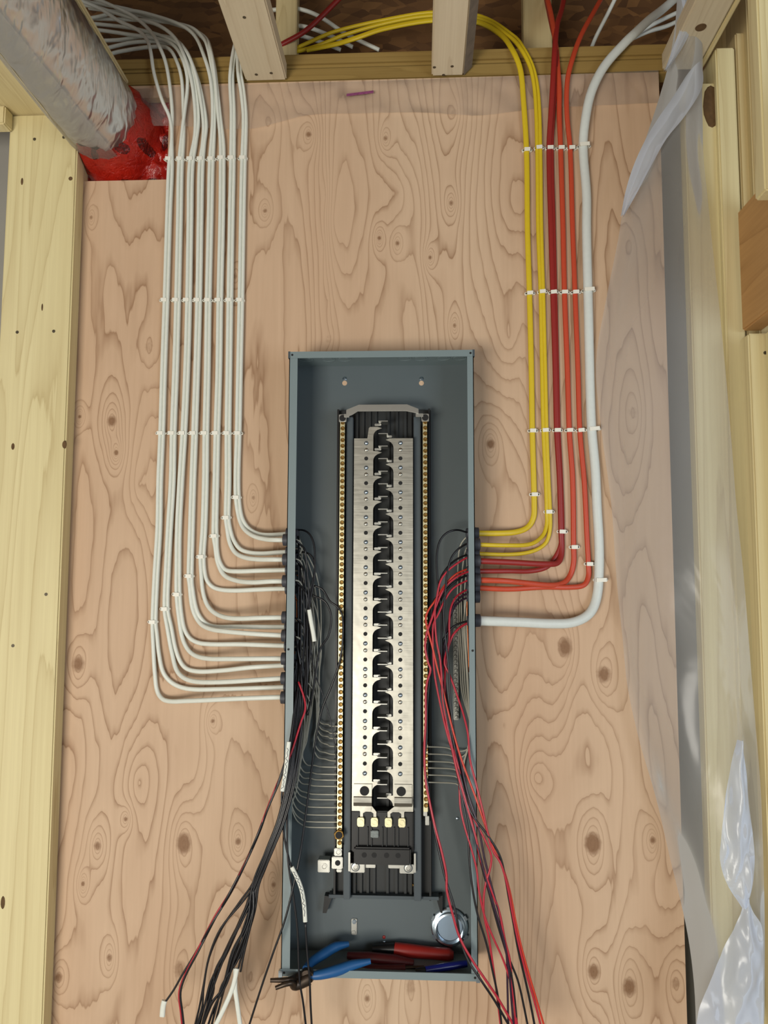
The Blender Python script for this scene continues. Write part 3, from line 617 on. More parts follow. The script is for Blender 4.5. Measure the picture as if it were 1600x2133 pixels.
for (px, ya, yb_, y) in [(949, 1246, 1500, -.012), (650, 1228, 1440, -.012)]:
    a, b = at(px, ya, y), at(px+2, yb_, y); rl = MB().box(a.x-.0052, a.x+.0052, y, -T, b.z, a.z)
    tie = pb(rl, 'ground_strip', M['dull'], True, .001)
    rr = MB()
    for k in range(26):
        z = lin(a.z-.006, b.z+.006, k, 25); rr.lathe((a.x+random.uniform(-.001, .001), y, z), (0, -1, 0), [(.0038, 0), (.003, .0022), (.0012, .0024)], 8)
    o = pb(rr, 'strip_bumps', M['dull'], True, par=tie); o['kind'] = 'stuff'

# ------------------------------------------------------------------ cable connectors
ends_front = [1124.5, 1165.5, 1210.5, 1286, 1324, 1372, 1413, 1453]; ends_back = [1111.5, 1150, 1187, 1226, 1306, 1345.5, 1385, 1431]
con = MB().lathe((0, 0, 0), (1, 0, 0), [(.0085, -.013), (.0118, -.012), (.0122, -.003), (.0122, 0), (.0105, .0005), (.0105, .012), (.0085, .0135)], 18).mesh('cable_connector', True); con.materials.append(M['conn'])
def connector(sx, py, Y, sc=1.0):
    x = sx*HW; px0 = 600 if sx < 0 else 990
    o = put('cable_connector', con, (x, Y, Z_(px0, py, Y)), panel); o.rotation_euler = (0, 0, 0 if sx < 0 else math.pi); o.scale = (1, sc, sc); return o
YF, YK2 = -.070, -.036
for y in ends_front: connector(-1, y, YF)
for y in ends_back: connector(-1, y, YK2, .95)
ends_right = [(1111, -.036), (1134, -.066), (1153, -.042), (1168, -.07), (1190, -.05), (1208, -.07), (1224, -.045), (1243, -.05)]
for y, Y in ends_right: connector(1, y, Y)
connector(1, 1292.5, -.06, 1.05)
WX = Vector((1, 0, 0))
def cable(pts, w, d, mat, label, grp, name='power_cable', y=-.0068, sub=6, groove=.12):
    P = path(pts, sub, y); n_ = len(P)
    me = MB().sweep(P, w, d, 12, True, groove).mesh(name, True, fix=False, angle=80)
    return tag(link(name, me, mat), label, 'cable', grp)
colsL = [[(355.4, 345), (352, 430), (346, 628), (341, 770), (337, 903), (333, 1000), (331, 1100), (325, 1200)], [(376, 345), (374, 450), (370, 628), (366, 770), (361, 903), (359, 1000), (353, 1100), (349, 1180)], [(398, 345), (396, 450), (393, 628), (389, 770), (383, 903), (377, 1000), (372, 1100), (371, 1180)], [(419, 345), (417, 450), (414, 628), (410, 770), (405.6, 903), (402, 1000), (399, 1100)],
         [(440, 345), (438, 450), (434, 628), (432, 770), (429, 903), (428, 1000), (425, 1100)], [(463, 345), (462, 450), (458, 628), (456, 770), (452, 903), (450, 1000), (448, 1090)], [(484, 345), (482, 450), (479, 628), (477, 770), (475, 903), (475, 1000)], [(507, 345), (505, 450), (502, 628), (499, 770), (496.5, 903), (494, 985)]]
upA = [[(202, 15, .10), (247, 43, .08), (288, 63, .05), (306, 83, .02), (314, 108, -.012), (321, 153, -.018), (337, 207, -.016), (354, 247, -.012), (358, 285, -.009)],
       [(200, 62, .12), (270, 72, .10), (337, 83, .06), (364, 97, .02), (381, 125, -.012), (390, 160, -.016), (390, 190, -.014), (385, 230, -.012), (379, 280, -.009)],
       [(195, 14, .13), (225, 22, .12), (281, 40, .09), (324, 50, .06), (360, 74, .03), (382, 112, -.012), (398, 164, -.018), (406, 225, -.014), (406, 281, -.009)],
       [(200, 85, .13), (250, 83, .12), (315, 74, .09), (360, 81, .05), (389, 108, -.008), (407, 153, -.016), (417, 202, -.014), (424, 259, -.010), (422, 300, -.008)],
       [(200, 36, .14), (240, 26, .13), (270, 22, .12), (315, 31, .10), (376, 52, .06), (405, 74, .03), (425, 117, -.012), (439, 169, -.018), (443, 247, -.012)],
       [(260, 18, .14), (320, 36, .12), (385, 55, .08), (425, 76, .04), (439, 104, -.010), (447, 157, -.016), (454, 236, -.012), (459, 290, -.009)],
       [(520, 10, .10), (500, 60, .07), (488, 99, -.008), (482, 132, -.016), (479, 169, -.014), (482, 236, -.010)],
       [(530, 20, .09), (510, 70, .06), (496, 112, -.010), (496, 153, -.018), (502, 191, -.014), (507, 247, -.010)]]
upB = [[(190, -5, .12), (236, 13, .10), (281, 36, .08), (315, 67, .04), (333, 99, -.006), (345, 130, -.012), (354, 180, -.010), (359, 234, -.008), (358, 285, -.008)],
       [(200, 122, .10), (247, 108, .09), (324, 97, .06), (353, 103, .02), (371, 135, -.008), (379, 169, -.012), (382, 225, -.008), (383, 280, -.007)],
       [(200, 50, .14), (290, 62, .10), (371, 92, .03), (396, 135, -.008), (407, 180, -.012), (414, 247, -.008), (408, 300, -.007)],
       [(200, 105, .12), (280, 88, .11), (350, 90, .06), (392, 118, -.004), (412, 165, -.010), (424, 215, -.008), (430, 262, -.007), (426, 300, -.007)],
       [(230, 40, .15), (330, 44, .12), (394, 56, .07), (421, 76, .03), (433, 101, -.006), (443, 157, -.012), (447, 225, -.010), (446, 290, -.007)],
       [(280, 30, .15), (350, 46, .12), (405, 66, .06), (432, 92, .01), (445, 130, -.010), (453, 190, -.010), (460, 250, -.008), (466, 300, -.007)],
       [(535, 0, .11), (508, 60, .07), (494, 99, -.004), (487, 132, -.010), (485, 169, -.008), (488, 236, -.007)],
       [(545, 10, .10), (520, 75, .05), (503, 114, -.006), (502, 153, -.012), (508, 191, -.009), (513, 247, -.007)]]
loF = [[(317.5, 1295), (319, 1339), (323, 1406), (329, 1443), (345, 1459, -.015), (390, 1460, -.035), (480, 1456, -.06), (560, 1453, YF), (600, 1452, YF)],
       [(342.5, 1268), (348, 1305), (358.5, 1361), (370, 1399.5, -.012), (394.5, 1417, -.025), (446, 1421, -.05), (540, 1416, YF), (600, 1412, YF)],
       [(367.5, 1238), (372, 1282), (381, 1332), (397, 1359, -.012), (426, 1371, -.03), (480, 1372.5, -.055), (550, 1372, YF), (600, 1372, YF)],
       [(392.5, 1200), (394.5, 1216), (401, 1267), (415, 1296, -.010), (435, 1309, -.025), (469, 1315, -.05), (540, 1321, YF), (600, 1324, YF)],
       [(417.5, 1160), (419, 1192), (423, 1233), (433, 1262, -.010), (453, 1280, -.025), (484.5, 1288, -.05), (545, 1287, YF), (600, 1286, YF)],
       [(444.5, 1117), (448, 1138), (453, 1170), (466, 1197, -.012), (491, 1209, -.03), (525, 1213, -.055), (565, 1211, YF), (604, 1210.5, YF)],
       [(470, 1079), (473, 1102), (478, 1129), (489, 1150, -.012), (509, 1161, -.03), (536, 1165, -.05), (570, 1165.5, YF), (604, 1165.5, YF)],
       [(491, 1037), (497, 1076), (507, 1100, -.012), (527, 1116, -.03), (552, 1123, -.05), (575, 1124.5, YF), (604, 1124.5, YF)]]
loB = [[(324.8, 1295), (327, 1320), (332, 1366), (341, 1402), (361, 1424), (394.5, 1435, -.012), (457, 1435.5, -.022), (540, 1433, YK2), (606, 1431, YK2)],
       [(350, 1268), (357, 1305), (367.5, 1357), (383, 1388), (408, 1398, -.012), (457, 1397, -.022), (525, 1390, YK2), (606, 1385, YK2)],
       [(375, 1238), (378, 1276), (385, 1312), (399, 1332), (426, 1341, -.012), (502, 1342, -.026), (560, 1344, YK2), (606, 1345.5, YK2)],
       [(400, 1200), (401, 1222), (410, 1271), (426, 1296), (446, 1305, -.010), (491, 1305.5, -.022), (550, 1306, YK2), (606, 1306, YK2)],
       [(425, 1160), (427, 1193), (433, 1212), (448, 1225), (480, 1230, -.015), (540, 1228, -.03), (575, 1226.5, YK2), (606, 1226, YK2)],
       [(452, 1117), (453, 1147), (458, 1170), (469, 1186, -.008), (491, 1190, -.018), (545, 1188.5, -.03), (606, 1187, YK2)],
       [(477, 1079), (480, 1102), (487, 1125), (500, 1143, -.010), (520, 1151, -.018), (547, 1153, -.028), (575, 1151, YK2), (606, 1149.5, YK2)],
       [(498.5, 1037), (504, 1076), (516, 1098, -.009), (536, 1111, -.02), (559, 1114.5, -.03), (606, 1111.5, YK2)]]
for c in range(8):
    for kind, up, lo, off in (('lower', upA, loF, -3.5), ('upper', upB, loB, 3.5)):
        u0_ = up[c][0]; u1_ = up[c][1]; g_ = max(-.5, min(.6, (u1_[1]-u0_[1])/max(8, u1_[0]-u0_[0]))) if c < 6 else 0
        lead_ = [(u0_[0]-95, u0_[1]-95*g_*.6, u0_[2]+.01)] if c < 6 else []
        pts = lead_+up[c]+[(x+off, y+(3 if off > 0 else 0)) for x, y in colsL[c]]+lo[c]
        n_in = len(lead_)+len(up[c])+len(colsL[c])
        P = path(pts, 6, -.0068); tot = len(P); turn = (n_in+2)*6
        Wd = [(.0038 if i < turn-12 else .0038+.0009*min(1, (i-turn+12)/24)) for i in range(tot)]; Dp = [(.0050 if i < turn-12 else .0050-.0010*min(1, (i-turn+12)/24)) for i in range(tot)]
        me = MB().sweep(P, Wd, Dp, 12, True, .10).mesh('power_cable', True, fix=False, angle=80)
        tag(link('power_cable', me, M['cw']), 'white power cable in the %s stapled column from left, entering its %s connector' % (ORD[c], kind), 'cable', 'white cables left of the breaker box')
# right-hand cables
Yr = {'y1': -.036, 'y2': -.066, 'y3': -.042, 'r1': -.07, 'r2': -.05, 'o1': -.07, 'o2': -.045}
cable([(640, 104, .12), (700, 92, .10), (740, 80, .08), (800, 60, .07), (905, 42, .06), (990, 45, .05), (1040, 70, .03), (1068, 105, -.012), (1084, 145, -.016), (1090, 202, -.012), (1097, 317), (1099, 479), (1103, 611), (1107, 770), (1109, 898), (1112, 1000), (1113, 1050), (1112, 1075), (1104, 1093), (1089, 1104, -.012), (1060, 1110, -.022), (985, 1111, -.036)], .0058, .0042, M['cy'], 'yellow power cable in the leftmost yellow column, top one into the box', 'yellow cables right of the breaker box', groove=.22)
cable([(600, 112, .14), (660, 96, .12), (720, 72, .11), (820, 45, .09), (905, 33, .075), (1000, 40, .06), (1063, 78, .02), (1087, 105, -.010), (1106, 145, -.014), (1115, 202, -.010), (1119, 317), (1121, 479), (1126, 611), (1129, 770), (1132, 898), (1137, 1000), (1139, 1065), (1139, 1092), (1131, 1115, -.012), (1106, 1133, -.03), (1060, 1136, -.05), (985, 1134, -.066)], .0042, .0048, M['cy'], 'yellow power cable of the second yellow column, middle one into the box', 'yellow cables right of the breaker box', groove=.22)
cable([(580, 118, .15), (640, 90, .13), (700, 65, .12), (820, 38, .10), (905, 26, .085), (1000, 34, .07), (1068, 74, .03), (1092, 103, -.006), (1112, 145, -.010), (1122, 202, -.008), (1126, 317), (1128, 479), (1132, 611), (1136, 770), (1139, 898), (1143, 1000), (1146, 1065), (1145.5, 1105), (1136, 1132), (1108, 1148.6, -.015), (1060, 1155, -.03), (985, 1153, -.042)], .0040, .0046, M['cy'], 'yellow power cable of the second yellow column, lowest yellow into the box', 'yellow cables right of the breaker box', groove=.22)
cable([(1178, -20, .10), (1170, 20, .06), (1161, 50, .02), (1156, 101, -.016), (1152, 169, -.02), (1148, 236, -.014), (1144, 312), (1148, 479), (1152, 611), (1157, 770), (1160, 898), (1166, 1000), (1169, 1108), (1170, 1148), (1164, 1170, -.014), (1145, 1175, -.03), (1060, 1171, -.055), (985, 1168, -.07)], .0058, .0046, M['cr'], 'crimson power cable, upper of the two deep red ones entering the box', 'red cables right of the breaker box')
cable([(1134, -20, .12), (1142, 20, .08), (1150, 57, .03), (1159, 101, -.006), (1158, 169, -.008), (1152, 236, -.007), (1149, 312, -.0055), (1153, 479, -.0055), (1156, 611, -.0055), (1160, 770, -.0055), (1163, 898, -.0055), (1168, 1000, -.0055), (1171, 1108, -.0055), (1167, 1140, -.0055), (1154, 1165, -.0055), (1137, 1182, -.012), (1104, 1189.5, -.02), (1060, 1189.5, -.035), (985, 1190, -.05)], .0050, .0040, M['cr'], 'crimson power cable, lower of the two deep red ones entering the box', 'red cables right of the breaker box')
cable([(1136, -20, .08), (1148, 30, .04), (1156, 80, -.002), (1161, 130, -.008), (1165, 186, -.010), (1165, 236, -.009), (1168, 312), (1173, 479), (1176, 611), (1182, 770), (1186, 898), (1193, 1000), (1195, 1140), (1195, 1172), (1188, 1198), (1174, 1214, -.016), (1149, 1219, -.03), (1096, 1214.5, -.05), (1050, 1210, -.065), (985, 1208, -.07)], .0055, .0042, M['co'], 'orange power cable just right of the crimson pair', 'orange cables right of the breaker box')
cable([(1262, -20, .10), (1240, 20, .06), (1210, 75, .01), (1192, 125, -.014), (1182, 169, -.016), (1181, 236, -.012), (1188, 312), (1193, 479), (1198, 611), (1204, 770), (1208, 898), (1217, 1000), (1223, 1120), (1226, 1175), (1226, 1200), (1217, 1218, -.012), (1193, 1223, -.018), (1131, 1223, -.03), (1060, 1227, -.04), (985, 1224, -.045)], .0053, .0040, M['co'], 'orange power cable farthest right of the red and orange ones', 'orange cables right of the breaker box')
cable([(1410, -6, .14), (1380, 20, .10), (1352, 42, .03), (1322, 70, -.012), (1303, 88, -.02), (1259, 138, -.022), (1232, 192, -.022), (1219, 253, -.018), (1215, 309, -.0095), (1222, 405, -.0095), (1222, 479, -.0095), (1225, 611, -.0095), (1227, 700, -.0095), (1230, 830, -.0095), (1233, 898, -.0095), (1240, 975, -.0095), (1244, 1060, -.0095), (1248, 1130, -.0095), (1248, 1190, -.0095), (1243, 1245, -.012), (1228, 1278, -.02), (1195, 1296, -.03), (1150, 1299, -.04), (1085, 1296, -.05), (985, 1292.5, -.06)], .0096, .0078, M['cw2'], 'single thick white power cable, the only white one right of the box', 'white cable right of the breaker box', groove=0)
# cables crossing the joist bay overhead
cable([(730, -25, .07), (704, 0, .08), (671, 33, .09), (634, 66, .10), (588, 92, .12), (540, 120, .14)], .006, .005, M['cr'], 'red power cable slanting across the dark joist bay overhead', 'cables in the joist bay')
cable([(500, 30, .15), (568, 21, .14), (617, 18, .14), (663, 33, .14), (720, 70, .15), (790, 104, .16)], .0045, .005, M['cw'], 'white power cable arching highest in the joist bay between the two chords', 'cables in the joist bay')
cable([(500, 78, .16), (576, 62, .15), (626, 54, .15), (687, 74, .16), (735, 98, .17)], .0045, .005, M['cw'], 'white power cable arching lower in the joist bay between the two chords', 'cables in the joist bay')
cable([(500, 96, .16), (560, 76, .16), (612, 72, .16), (670, 88, .17), (710, 104, .18)], .0045, .005, M['cw'], 'white power cable lying lowest in the joist bay between the two chords', 'cables in the joist bay')
cable([(1290, -20, .10), (1268, 25, .12), (1242, 76, .15), (1232, 100, .17)], .0045, .005, M['cw2'], 'short grey-white cable slanting overhead between orange and thick white cables', 'cables in the joist bay')
cable([(1440, 14, .15), (1390, 36, .13), (1340, 62, .14), (1300, 88, .16)], .0045, .005, M['cw2'], 'grey-white cable passing behind the thick white cable at top right', 'cables in the joist bay')
cable([(1440, 30, .16), (1390, 54, .15), (1350, 66, .16), (1310, 84, .18)], .0045, .005, M['cw2'], 'lowest grey-white cable behind the thick white cable at top right', 'cables in the joist bay')

# ------------------------------------------------------------------ cable staples
def staple_mesh(half, wb, y):
    """nylon saddle with two rounded ears, arched over the cable"""
    b = MB(); hz = .0037; ye = -.0075
    b.box(-wb, wb, y, y+.0022, -hz*1.05, hz*1.05)
    for s in (-1, 1):
        b.box(min(s*wb, s*(wb-.0016)), max(s*wb, s*(wb-.0016)), y+.001, -.0004, -hz, hz)
        b.box(min(s*(wb-.001), s*half), max(s*(wb-.001), s*half), ye, ye+.0024, -hz*.86, hz*.86)
        b.lathe((s*half, ye+.0024, 0), (0, -1, 0), [(hz*.86, 0), (hz*.86, .0024)], 14)
        b.lathe((s*half, -.0002, 0), (0, -1, 0), [(hz*.6, 0), (hz*.6, .006)], 10)
    return b.mesh('cable_staple', True, .0003)
stA = staple_mesh(.0080, .0062, -.0132); stA.materials.append(M['staple'])
stW = staple_mesh(.0118, .0102, -.0192); stW.materials.append(M['staple'])
nlm = MB().lathe((0, 0, 0), (0, -1, 0), [(.0017, 0), (.0017, .0008), (.001, .0012)], 10).mesh('nail', True); nlm.materials.append(M['nail'])
def staple(px, py, label, grp, me=stA, half=.0080, tilt=0):
    p = at(px, py, 0); o = bpy.data.objects.new('cable_staple', me); COL.objects.link(o)
    o.location = (p.x, -.0002, p.z); o.rotation_euler = (0, tilt+random.uniform(-.05, .05), 0)
    tag(o, label, 'cable staple', grp)
    for s in (-1, 1):
        n_ = bpy.data.objects.new('nail', nlm); COL.objects.link(n_); n_.location = (s*half, -.0074, 0); n_.parent = o
for row, y, xs in (('top', 336, [353.7, 376.8, 398, 419, 441, 462, 483, 507]), ('middle', 628.5, [344.7, 368.4, 390.7, 412.6, 434.6, 456, 478.5, 501]), ('third', 904, [337, 360, 382, 404.4, 427.6, 451, 474.4, 497])):
    for c, x in enumerate(xs):
        staple(x, y+(-2 if c > 4 and row == 'top' else 0), 'white cable staple on the %s white column from left, %s full row' % (ORD[c], row), 'staples on the white cables')
for c, (x, y) in enumerate([(321, 1295), (346, 1268), (371, 1238), (396, 1200), (421, 1160), (448, 1117), (473, 1079), (494, 1037)]):
    staple(x, y, 'white cable staple at the bend of the %s white column from left' % ORD[c], 'staples on the white cables')
nm = ['left yellow cable', 'right yellow pair', 'crimson pair', 'left orange cable', 'right orange cable', 'thick white cable']
for row, xs in (('top', [(1097, 317), (1122, 312.5), (1145, 313), (1168, 313), (1190, 313), (1214.6, 309.5)]), ('middle', [(1103, 614), (1129, 611), (1152, 612), (1175, 612), (1198, 612), (1224.5, 608.5)]), ('third', [(1109, 899), (1135, 898), (1160, 898), (1185.6, 898), (1209, 898), (1235, 896)])):
    for c, (x, y) in enumerate(xs):
        staple(x, y, 'white cable staple on the %s, %s full row' % (nm[c], row), 'staples on the coloured cables', stW if c == 5 else stA, .0118 if c == 5 else .0080, -.05)
for c, (x, y) in enumerate([(1112.5, 1031), (1142.5, 1067), (1170, 1108), (1195, 1140), (1226.5, 1175), (1249, 1208)]):
    staple(x, y, 'white cable staple just above the bend of the %s' % nm[c], 'staples on the coloured cables', stW if c == 5 else stA, .0118 if c == 5 else .0080, .02)

# ------------------------------------------------------------------ loose conductors
def wire(pts, mat, label, grp=None, r=.0020, sub=5, name='wire', n=7):
    P = path(pts, sub, -.05); me = MB().sweep(P, r, r, n, False).mesh(name, True, fix=False, angle=180)
    return tag(link(name, me, mat), label, 'wire', grp)
G1 = 'wires bundled at the left side of the breaker box'
bun = [(634, 1330, -.062), (630, 1400, -.072), (622, 1480, -.088), (609, 1612, -.116), (587, 1705, -.122), (563, 1767, -.122), (533, 1841, -.118)]
tails = [[(500, 1878, -.115), (462, 1934, -.112), (436, 1994, -.11), (423, 2058, -.11), (415, 2100, -.11), (395, 2180, -.11)], [(512, 1890, -.115), (468, 1988, -.113), (440, 2042, -.11), (427, 2091, -.11), (404, 2180, -.11)],
         [(514, 1890, -.115), (478, 1975, -.112), (455, 2023, -.11), (440, 2068, -.11), (408, 2180, -.11)], [(516, 1920, -.12), (484, 1982, -.118), (463, 2058, -.116), (440, 2094, -.115), (408, 2180, -.112)],
         [(520, 1920, -.12), (494, 1994, -.118), (468, 2052, -.116), (452, 2090, -.115), (432, 2180, -.112)], [(531, 1898, -.122), (504, 1988, -.122), (495, 2024, -.122)],
         [(508, 1900, -.116), (474, 1970, -.114), (448, 2030, -.112), (428, 2110, -.111), (410, 2180, -.11)], [(526, 1900, -.12), (488, 2000, -.12), (470, 2048, -.118), (446, 2100, -.116), (420, 2180, -.112)]]
starts = ends_front+ends_back
starts.sort()
k = 0
for i, ys in enumerate(starts[:16]):
    o1 = [-13, 11, -7, 6, 0, 13, -10, 8, -3, 3, 10, -12, 5, -6, 1, -9][i]
    fr = (ys in ends_front); Y0 = YF if fr else YK2
    pts = [(608, ys, Y0), (620, ys+4, Y0-.004), (630+o1*.6, ys+26, -.06)]
    if ys > 1300: pts = [(608, ys, Y0), (617, ys+6, Y0-.004), (620+o1*.5, ys+34, -.075)]
    sc = 1.0
    for bxp, byp, bY in bun:
        if byp > pts[-1][1]+40:
            sc = max(.55, 1-(byp-1330)/900); pts.append((bxp+o1*sc, byp, bY-.002*(i % 3)))
    t = tails[i % 8]
    if i >= 8: t = [(x+random.uniform(-7, 7), y, Y-.004) for x, y, Y in t]
    if i == 5: lab = 'black wire of the left bundle ending in the forked white sheath'
    elif i == 0: lab = 'black wire leaving the left bundle farthest left of its fanned black ends'
    else: lab = 'black wire of the left bundle, from the %s left connector counted from the top' % ORD[i]
    if i == 13: t = t[:-1]+[(t[-1][0]+6, t[-1][1], t[-1][2])]
    wire(pts+t, M['wk'], lab, G1)
wire([(610, 1106, -.036), (630, 1104, -.045), (645, 1113, -.05), (654, 1135, -.052), (656, 1170, -.054), (655, 1205, -.056), (645, 1260, -.062), (640, 1330, -.07), (640, 1420, -.08), (630, 1500, -.098), (614, 1605, -.118), (592, 1700, -.123), (568, 1765, -.123), (536, 1845, -.12), (505, 1940, -.118), (470, 2050, -.115), (436, 2180, -.112)], M['wk'], 'black wire looping highest at the top of the left bundle', None)
wire([(612, 1152, -.05), (634, 1150, -.05), (650, 1160, -.052), (656, 1185, -.054), (648, 1225, -.056), (636, 1320, -.064), (628, 1400, -.076), (612, 1540, -.1), (588, 1640, -.118), (591, 1734, -.118), (602, 1790, -.117), (608, 1808, -.116)], M['wk'], 'black wire running into the top of the curved white tag sleeve')
wire([(636, 1234, -.055), (650, 1240, -.054), (668, 1247, -.053), (681, 1258, -.053), (690, 1285, -.054), (684, 1325, -.055), (668, 1350, -.056), (660, 1385, -.06), (652, 1440, -.07), (640, 1490, -.085)], M['wk'], 'black wire bulging in a wide loop right of the left bundle')
wire([(655, 1220, -.054), (672, 1228, -.054), (687, 1252, -.056), (703, 1264, -.058), (713, 1282, -.06), (714, 1330, -.062), (707, 1380, -.06), (690, 1430, -.056), (670, 1480, -.054), (655, 1560, -.06), (646, 1627, -.075), (632, 1734, -.1), (624, 1786, -.113), (613, 1838, -.118), (594, 1915, -.12), (569, 1985, -.12), (545, 2055, -.118), (505, 2180, -.115)], M['wk'], 'black wire looping over the left terminal bar then crossing down past the box corner')
wire([(645, 1330, -.06), (655, 1400, -.058), (670, 1440, -.054), (688, 1500, -.05), (697, 1550, -.05), (704, 1612, -.046)], M['wk'], 'thin black wire running down to the left terminal bar', r=.0013)
wire([(598, 1690, -.118), (600, 1790, -.118), (612, 1872, -.118), (620, 1939, -.118), (624, 2040, -.118), (632, 2092, -.116), (642, 2180, -.114)], M['wk'], 'black wire hanging straight down left of the curved tag sleeve')
wire([(636, 1918, -.117), (640, 1985, -.117), (645, 2040, -.118), (647, 2092, -.116), (652, 2180, -.114)], M['wk'], 'black wire hanging out of the bottom of the curved white tag sleeve')
# red / black pair drifting left
wire([(622, 1420, -.085), (634, 1455, -.09), (636, 1478, -.095), (628, 1502, -.10), (606, 1570, -.115), (585, 1615, -.12), (560, 1676, -.12), (537, 1737, -.12), (514, 1792, -.12), (478, 1860, -.118), (447, 1910, -.118), (407, 1988, -.116), (381, 2040, -.114), (373, 2070, -.114), (377, 2110, -.114), (384, 2180, -.114)], M['wr'], 'single red wire twisting down to the lower left corner')
wire([(618, 1440, -.09), (606, 1540, -.112), (588, 1612, -.121), (558, 1685, -.124), (540, 1735, -.117), (511, 1800, -.124), (482, 1858, -.115), (444, 1920, -.122), (408, 1984, -.114), (380, 2030, -.114), (362, 2062, -.114), (344, 2088, -.114)], M['wk'], 'black wire twisted round the red one and ending in a small white tip')
wire([(616, 1450, -.09), (604, 1545, -.112), (583, 1620, -.122), (556, 1690, -.118), (534, 1745, -.124), (510, 1798, -.117), (474, 1868, -.123), (450, 1910, -.114), (411, 1986, -.12), (386, 2034, -.118), (376, 2068, -.118), (380, 2110, -.118), (388, 2180, -.118)], M['wk'], 'black wire twisted with the red one, continuing off the lower left')
# copper grounds and pale conductors by the left wall
for i, (x, a, b) in enumerate([(622, 1196, 1290), (617, 1240, 1345), (625, 1250, 1330)]):
    wire([(612, a-6, -.03), (x, a+8, -.026), (x+1, (a+b)/2, -.024), (x-2, b, -.024), (x-4, b+30, -.03)], M['cu'], ['bare copper wire, uppermost of three beside the left connectors', 'bare copper wire, lowest of three beside the left connectors', 'bare copper wire, rightmost of three beside the left connectors'][i], r=.0013)
arcs = [(662, 1500, 1512), (662, 1509, 1527), (662, 1524, 1537.5), (661, 1536, 1554), (657, 1556, 1570.5), (656, 1571, 1584), (633, 1589, 1597), (627, 1604, 1612), (624, 1615, 1624), (621, 1625, 1637), (617, 1636, 1654), (617, 1646, 1665), (614, 1655, 1681), (610, 1668, 1697), (609, 1681, 1711.5), (611, 1694, 1723)]
for i, (xl, yl, ye) in enumerate(arcs):
    ys = starts[i]; q = i/15
    xm = 669-6*((i*5) % 4); low_ = i >= 6
    pts = [(608, ys, YF if ys in ends_front else YK2), (618, ys+2+6*(i % 2), -.032), (628+(i % 3)*3, ys+22, -.026)]
    if ys < 1280: pts += [(xm-10, ys+85, -.022), (xm, ys+170, -.02)]
    if ys+170 < 1395 or ys >= 1280: pts += [(xm-(4 if ys < 1280 else 16), max(1400, ys+60), -.018)]
    pts += [(xl+(3 if not low_ else 6), yl-46, -.014), (xl-3, yl-16, -.013), (xl+6, yl+(ye-yl)*.45, -.015), (xl+22, ye-3, -.022), (xl+34 if low_ else 688, ye, -.030), (704, ye+1, -.046)]
    pts = [p_ for j, p_ in enumerate(pts) if j == 0 or p_[1] > pts[j-1][1]-25]
    wire(pts, M['ww'], 'thin pale wire curving into the left terminal bar, %s arc from the top' % ORD[i], 'pale wires to the left terminal bar', r=.0013, sub=4)
# white clips of conductor showing near left connectors
for i, (y, Y) in enumerate([(1128, -.07), (1146, -.05), (1168, -.07), (1192, -.05), (1212, -.07), (1292, -.07), (1330, -.07), (1350, -.05), (1392, -.05)]):
    wire([(607, y, Y), (617, y-3, Y), (626, y+2, Y+.005), (629, y+14, Y+.008), (624, y+26, Y+.012)], M['ww'], 'short grey loop of wire at the left connectors, %s from the top' % ORD[i], 'grey wire loops at the left connectors', r=.0018)
# right side
B = M['wk']; Rr = M['wr']; O = M['wo']; Pp = M['wp']
wire([(984, 1111, -.036), (973, 1109, -.045), (952, 1104, -.055), (931, 1110, -.06), (916, 1128, -.063), (910, 1158, -.065), (911, 1200, -.067), (914, 1235, -.068), (919, 1269, -.07), (920, 1310, -.072), (919, 1380, -.08), (922, 1440, -.088), (940, 1540, -.1), (958, 1640, -.112), (976, 1734, -.118), (977, 1777, -.119), (983, 1841, -.12), (995, 1905, -.12), (1013, 1964, -.12), (1028, 2031, -.12), (1038, 2080, -.118), (1050, 2180, -.116)], B, 'black wire looping highest from the yellow cables on the right')
wire([(986, 1131, -.066), (977, 1131, -.068), (957, 1142, -.07), (941, 1161, -.073), (932, 1193, -.075), (927, 1243, -.077), (924, 1280, -.078), (927, 1320, -.08), (935, 1395, -.084), (940, 1480, -.09), (955, 1580, -.1), (972, 1660, -.112), (989, 1735, -.118), (999, 1780, -.119), (1013, 1832, -.12), (1030, 1890, -.12), (1047, 1945, -.12), (1060, 1994, -.12), (1078, 2040, -.118), (1088, 2080, -.116), (1108, 2180, -.114)], B, 'black wire second from top on the right, straight through the middle of the tangle')
wire([(984, 1153, -.045), (974, 1155, -.05), (950, 1166, -.055), (932, 1182, -.06), (918, 1205, -.063), (912, 1240, -.066), (902, 1255, -.068), (899, 1290, -.07), (908, 1340, -.074), (918, 1400, -.08), (930, 1470, -.09), (948, 1560, -.1), (966, 1640, -.112), (986, 1720, -.12), (1000, 1790, -.121), (1019, 1860, -.121), (1038, 1930, -.121), (1056, 1990, -.121), (1070, 2060, -.12), (1080, 2180, -.116)], B, 'black wire third from top on the right, beside the plum coloured ones')
wire([(986, 1160, -.07), (975, 1161, -.07), (952, 1174, -.072), (932, 1190, -.074), (918, 1210, -.075), (910, 1245, -.076), (906, 1275, -.077), (909, 1330, -.08), (917, 1374, -.083), (920, 1410, -.086), (923, 1460, -.09), (936, 1530, -.098), (956, 1602, -.108), (967, 1650, -.114), (985, 1700, -.12), (1013, 1755, -.123), (1024, 1790, -.123), (1010, 1850, -.122), (1008, 1900, -.121), (1019, 1957, -.12), (1029, 2025, -.118), (1040, 2110, -.116), (1048, 2180, -.114)], Rr, 'red wire uppermost on the right, curving down the middle of the tangle')
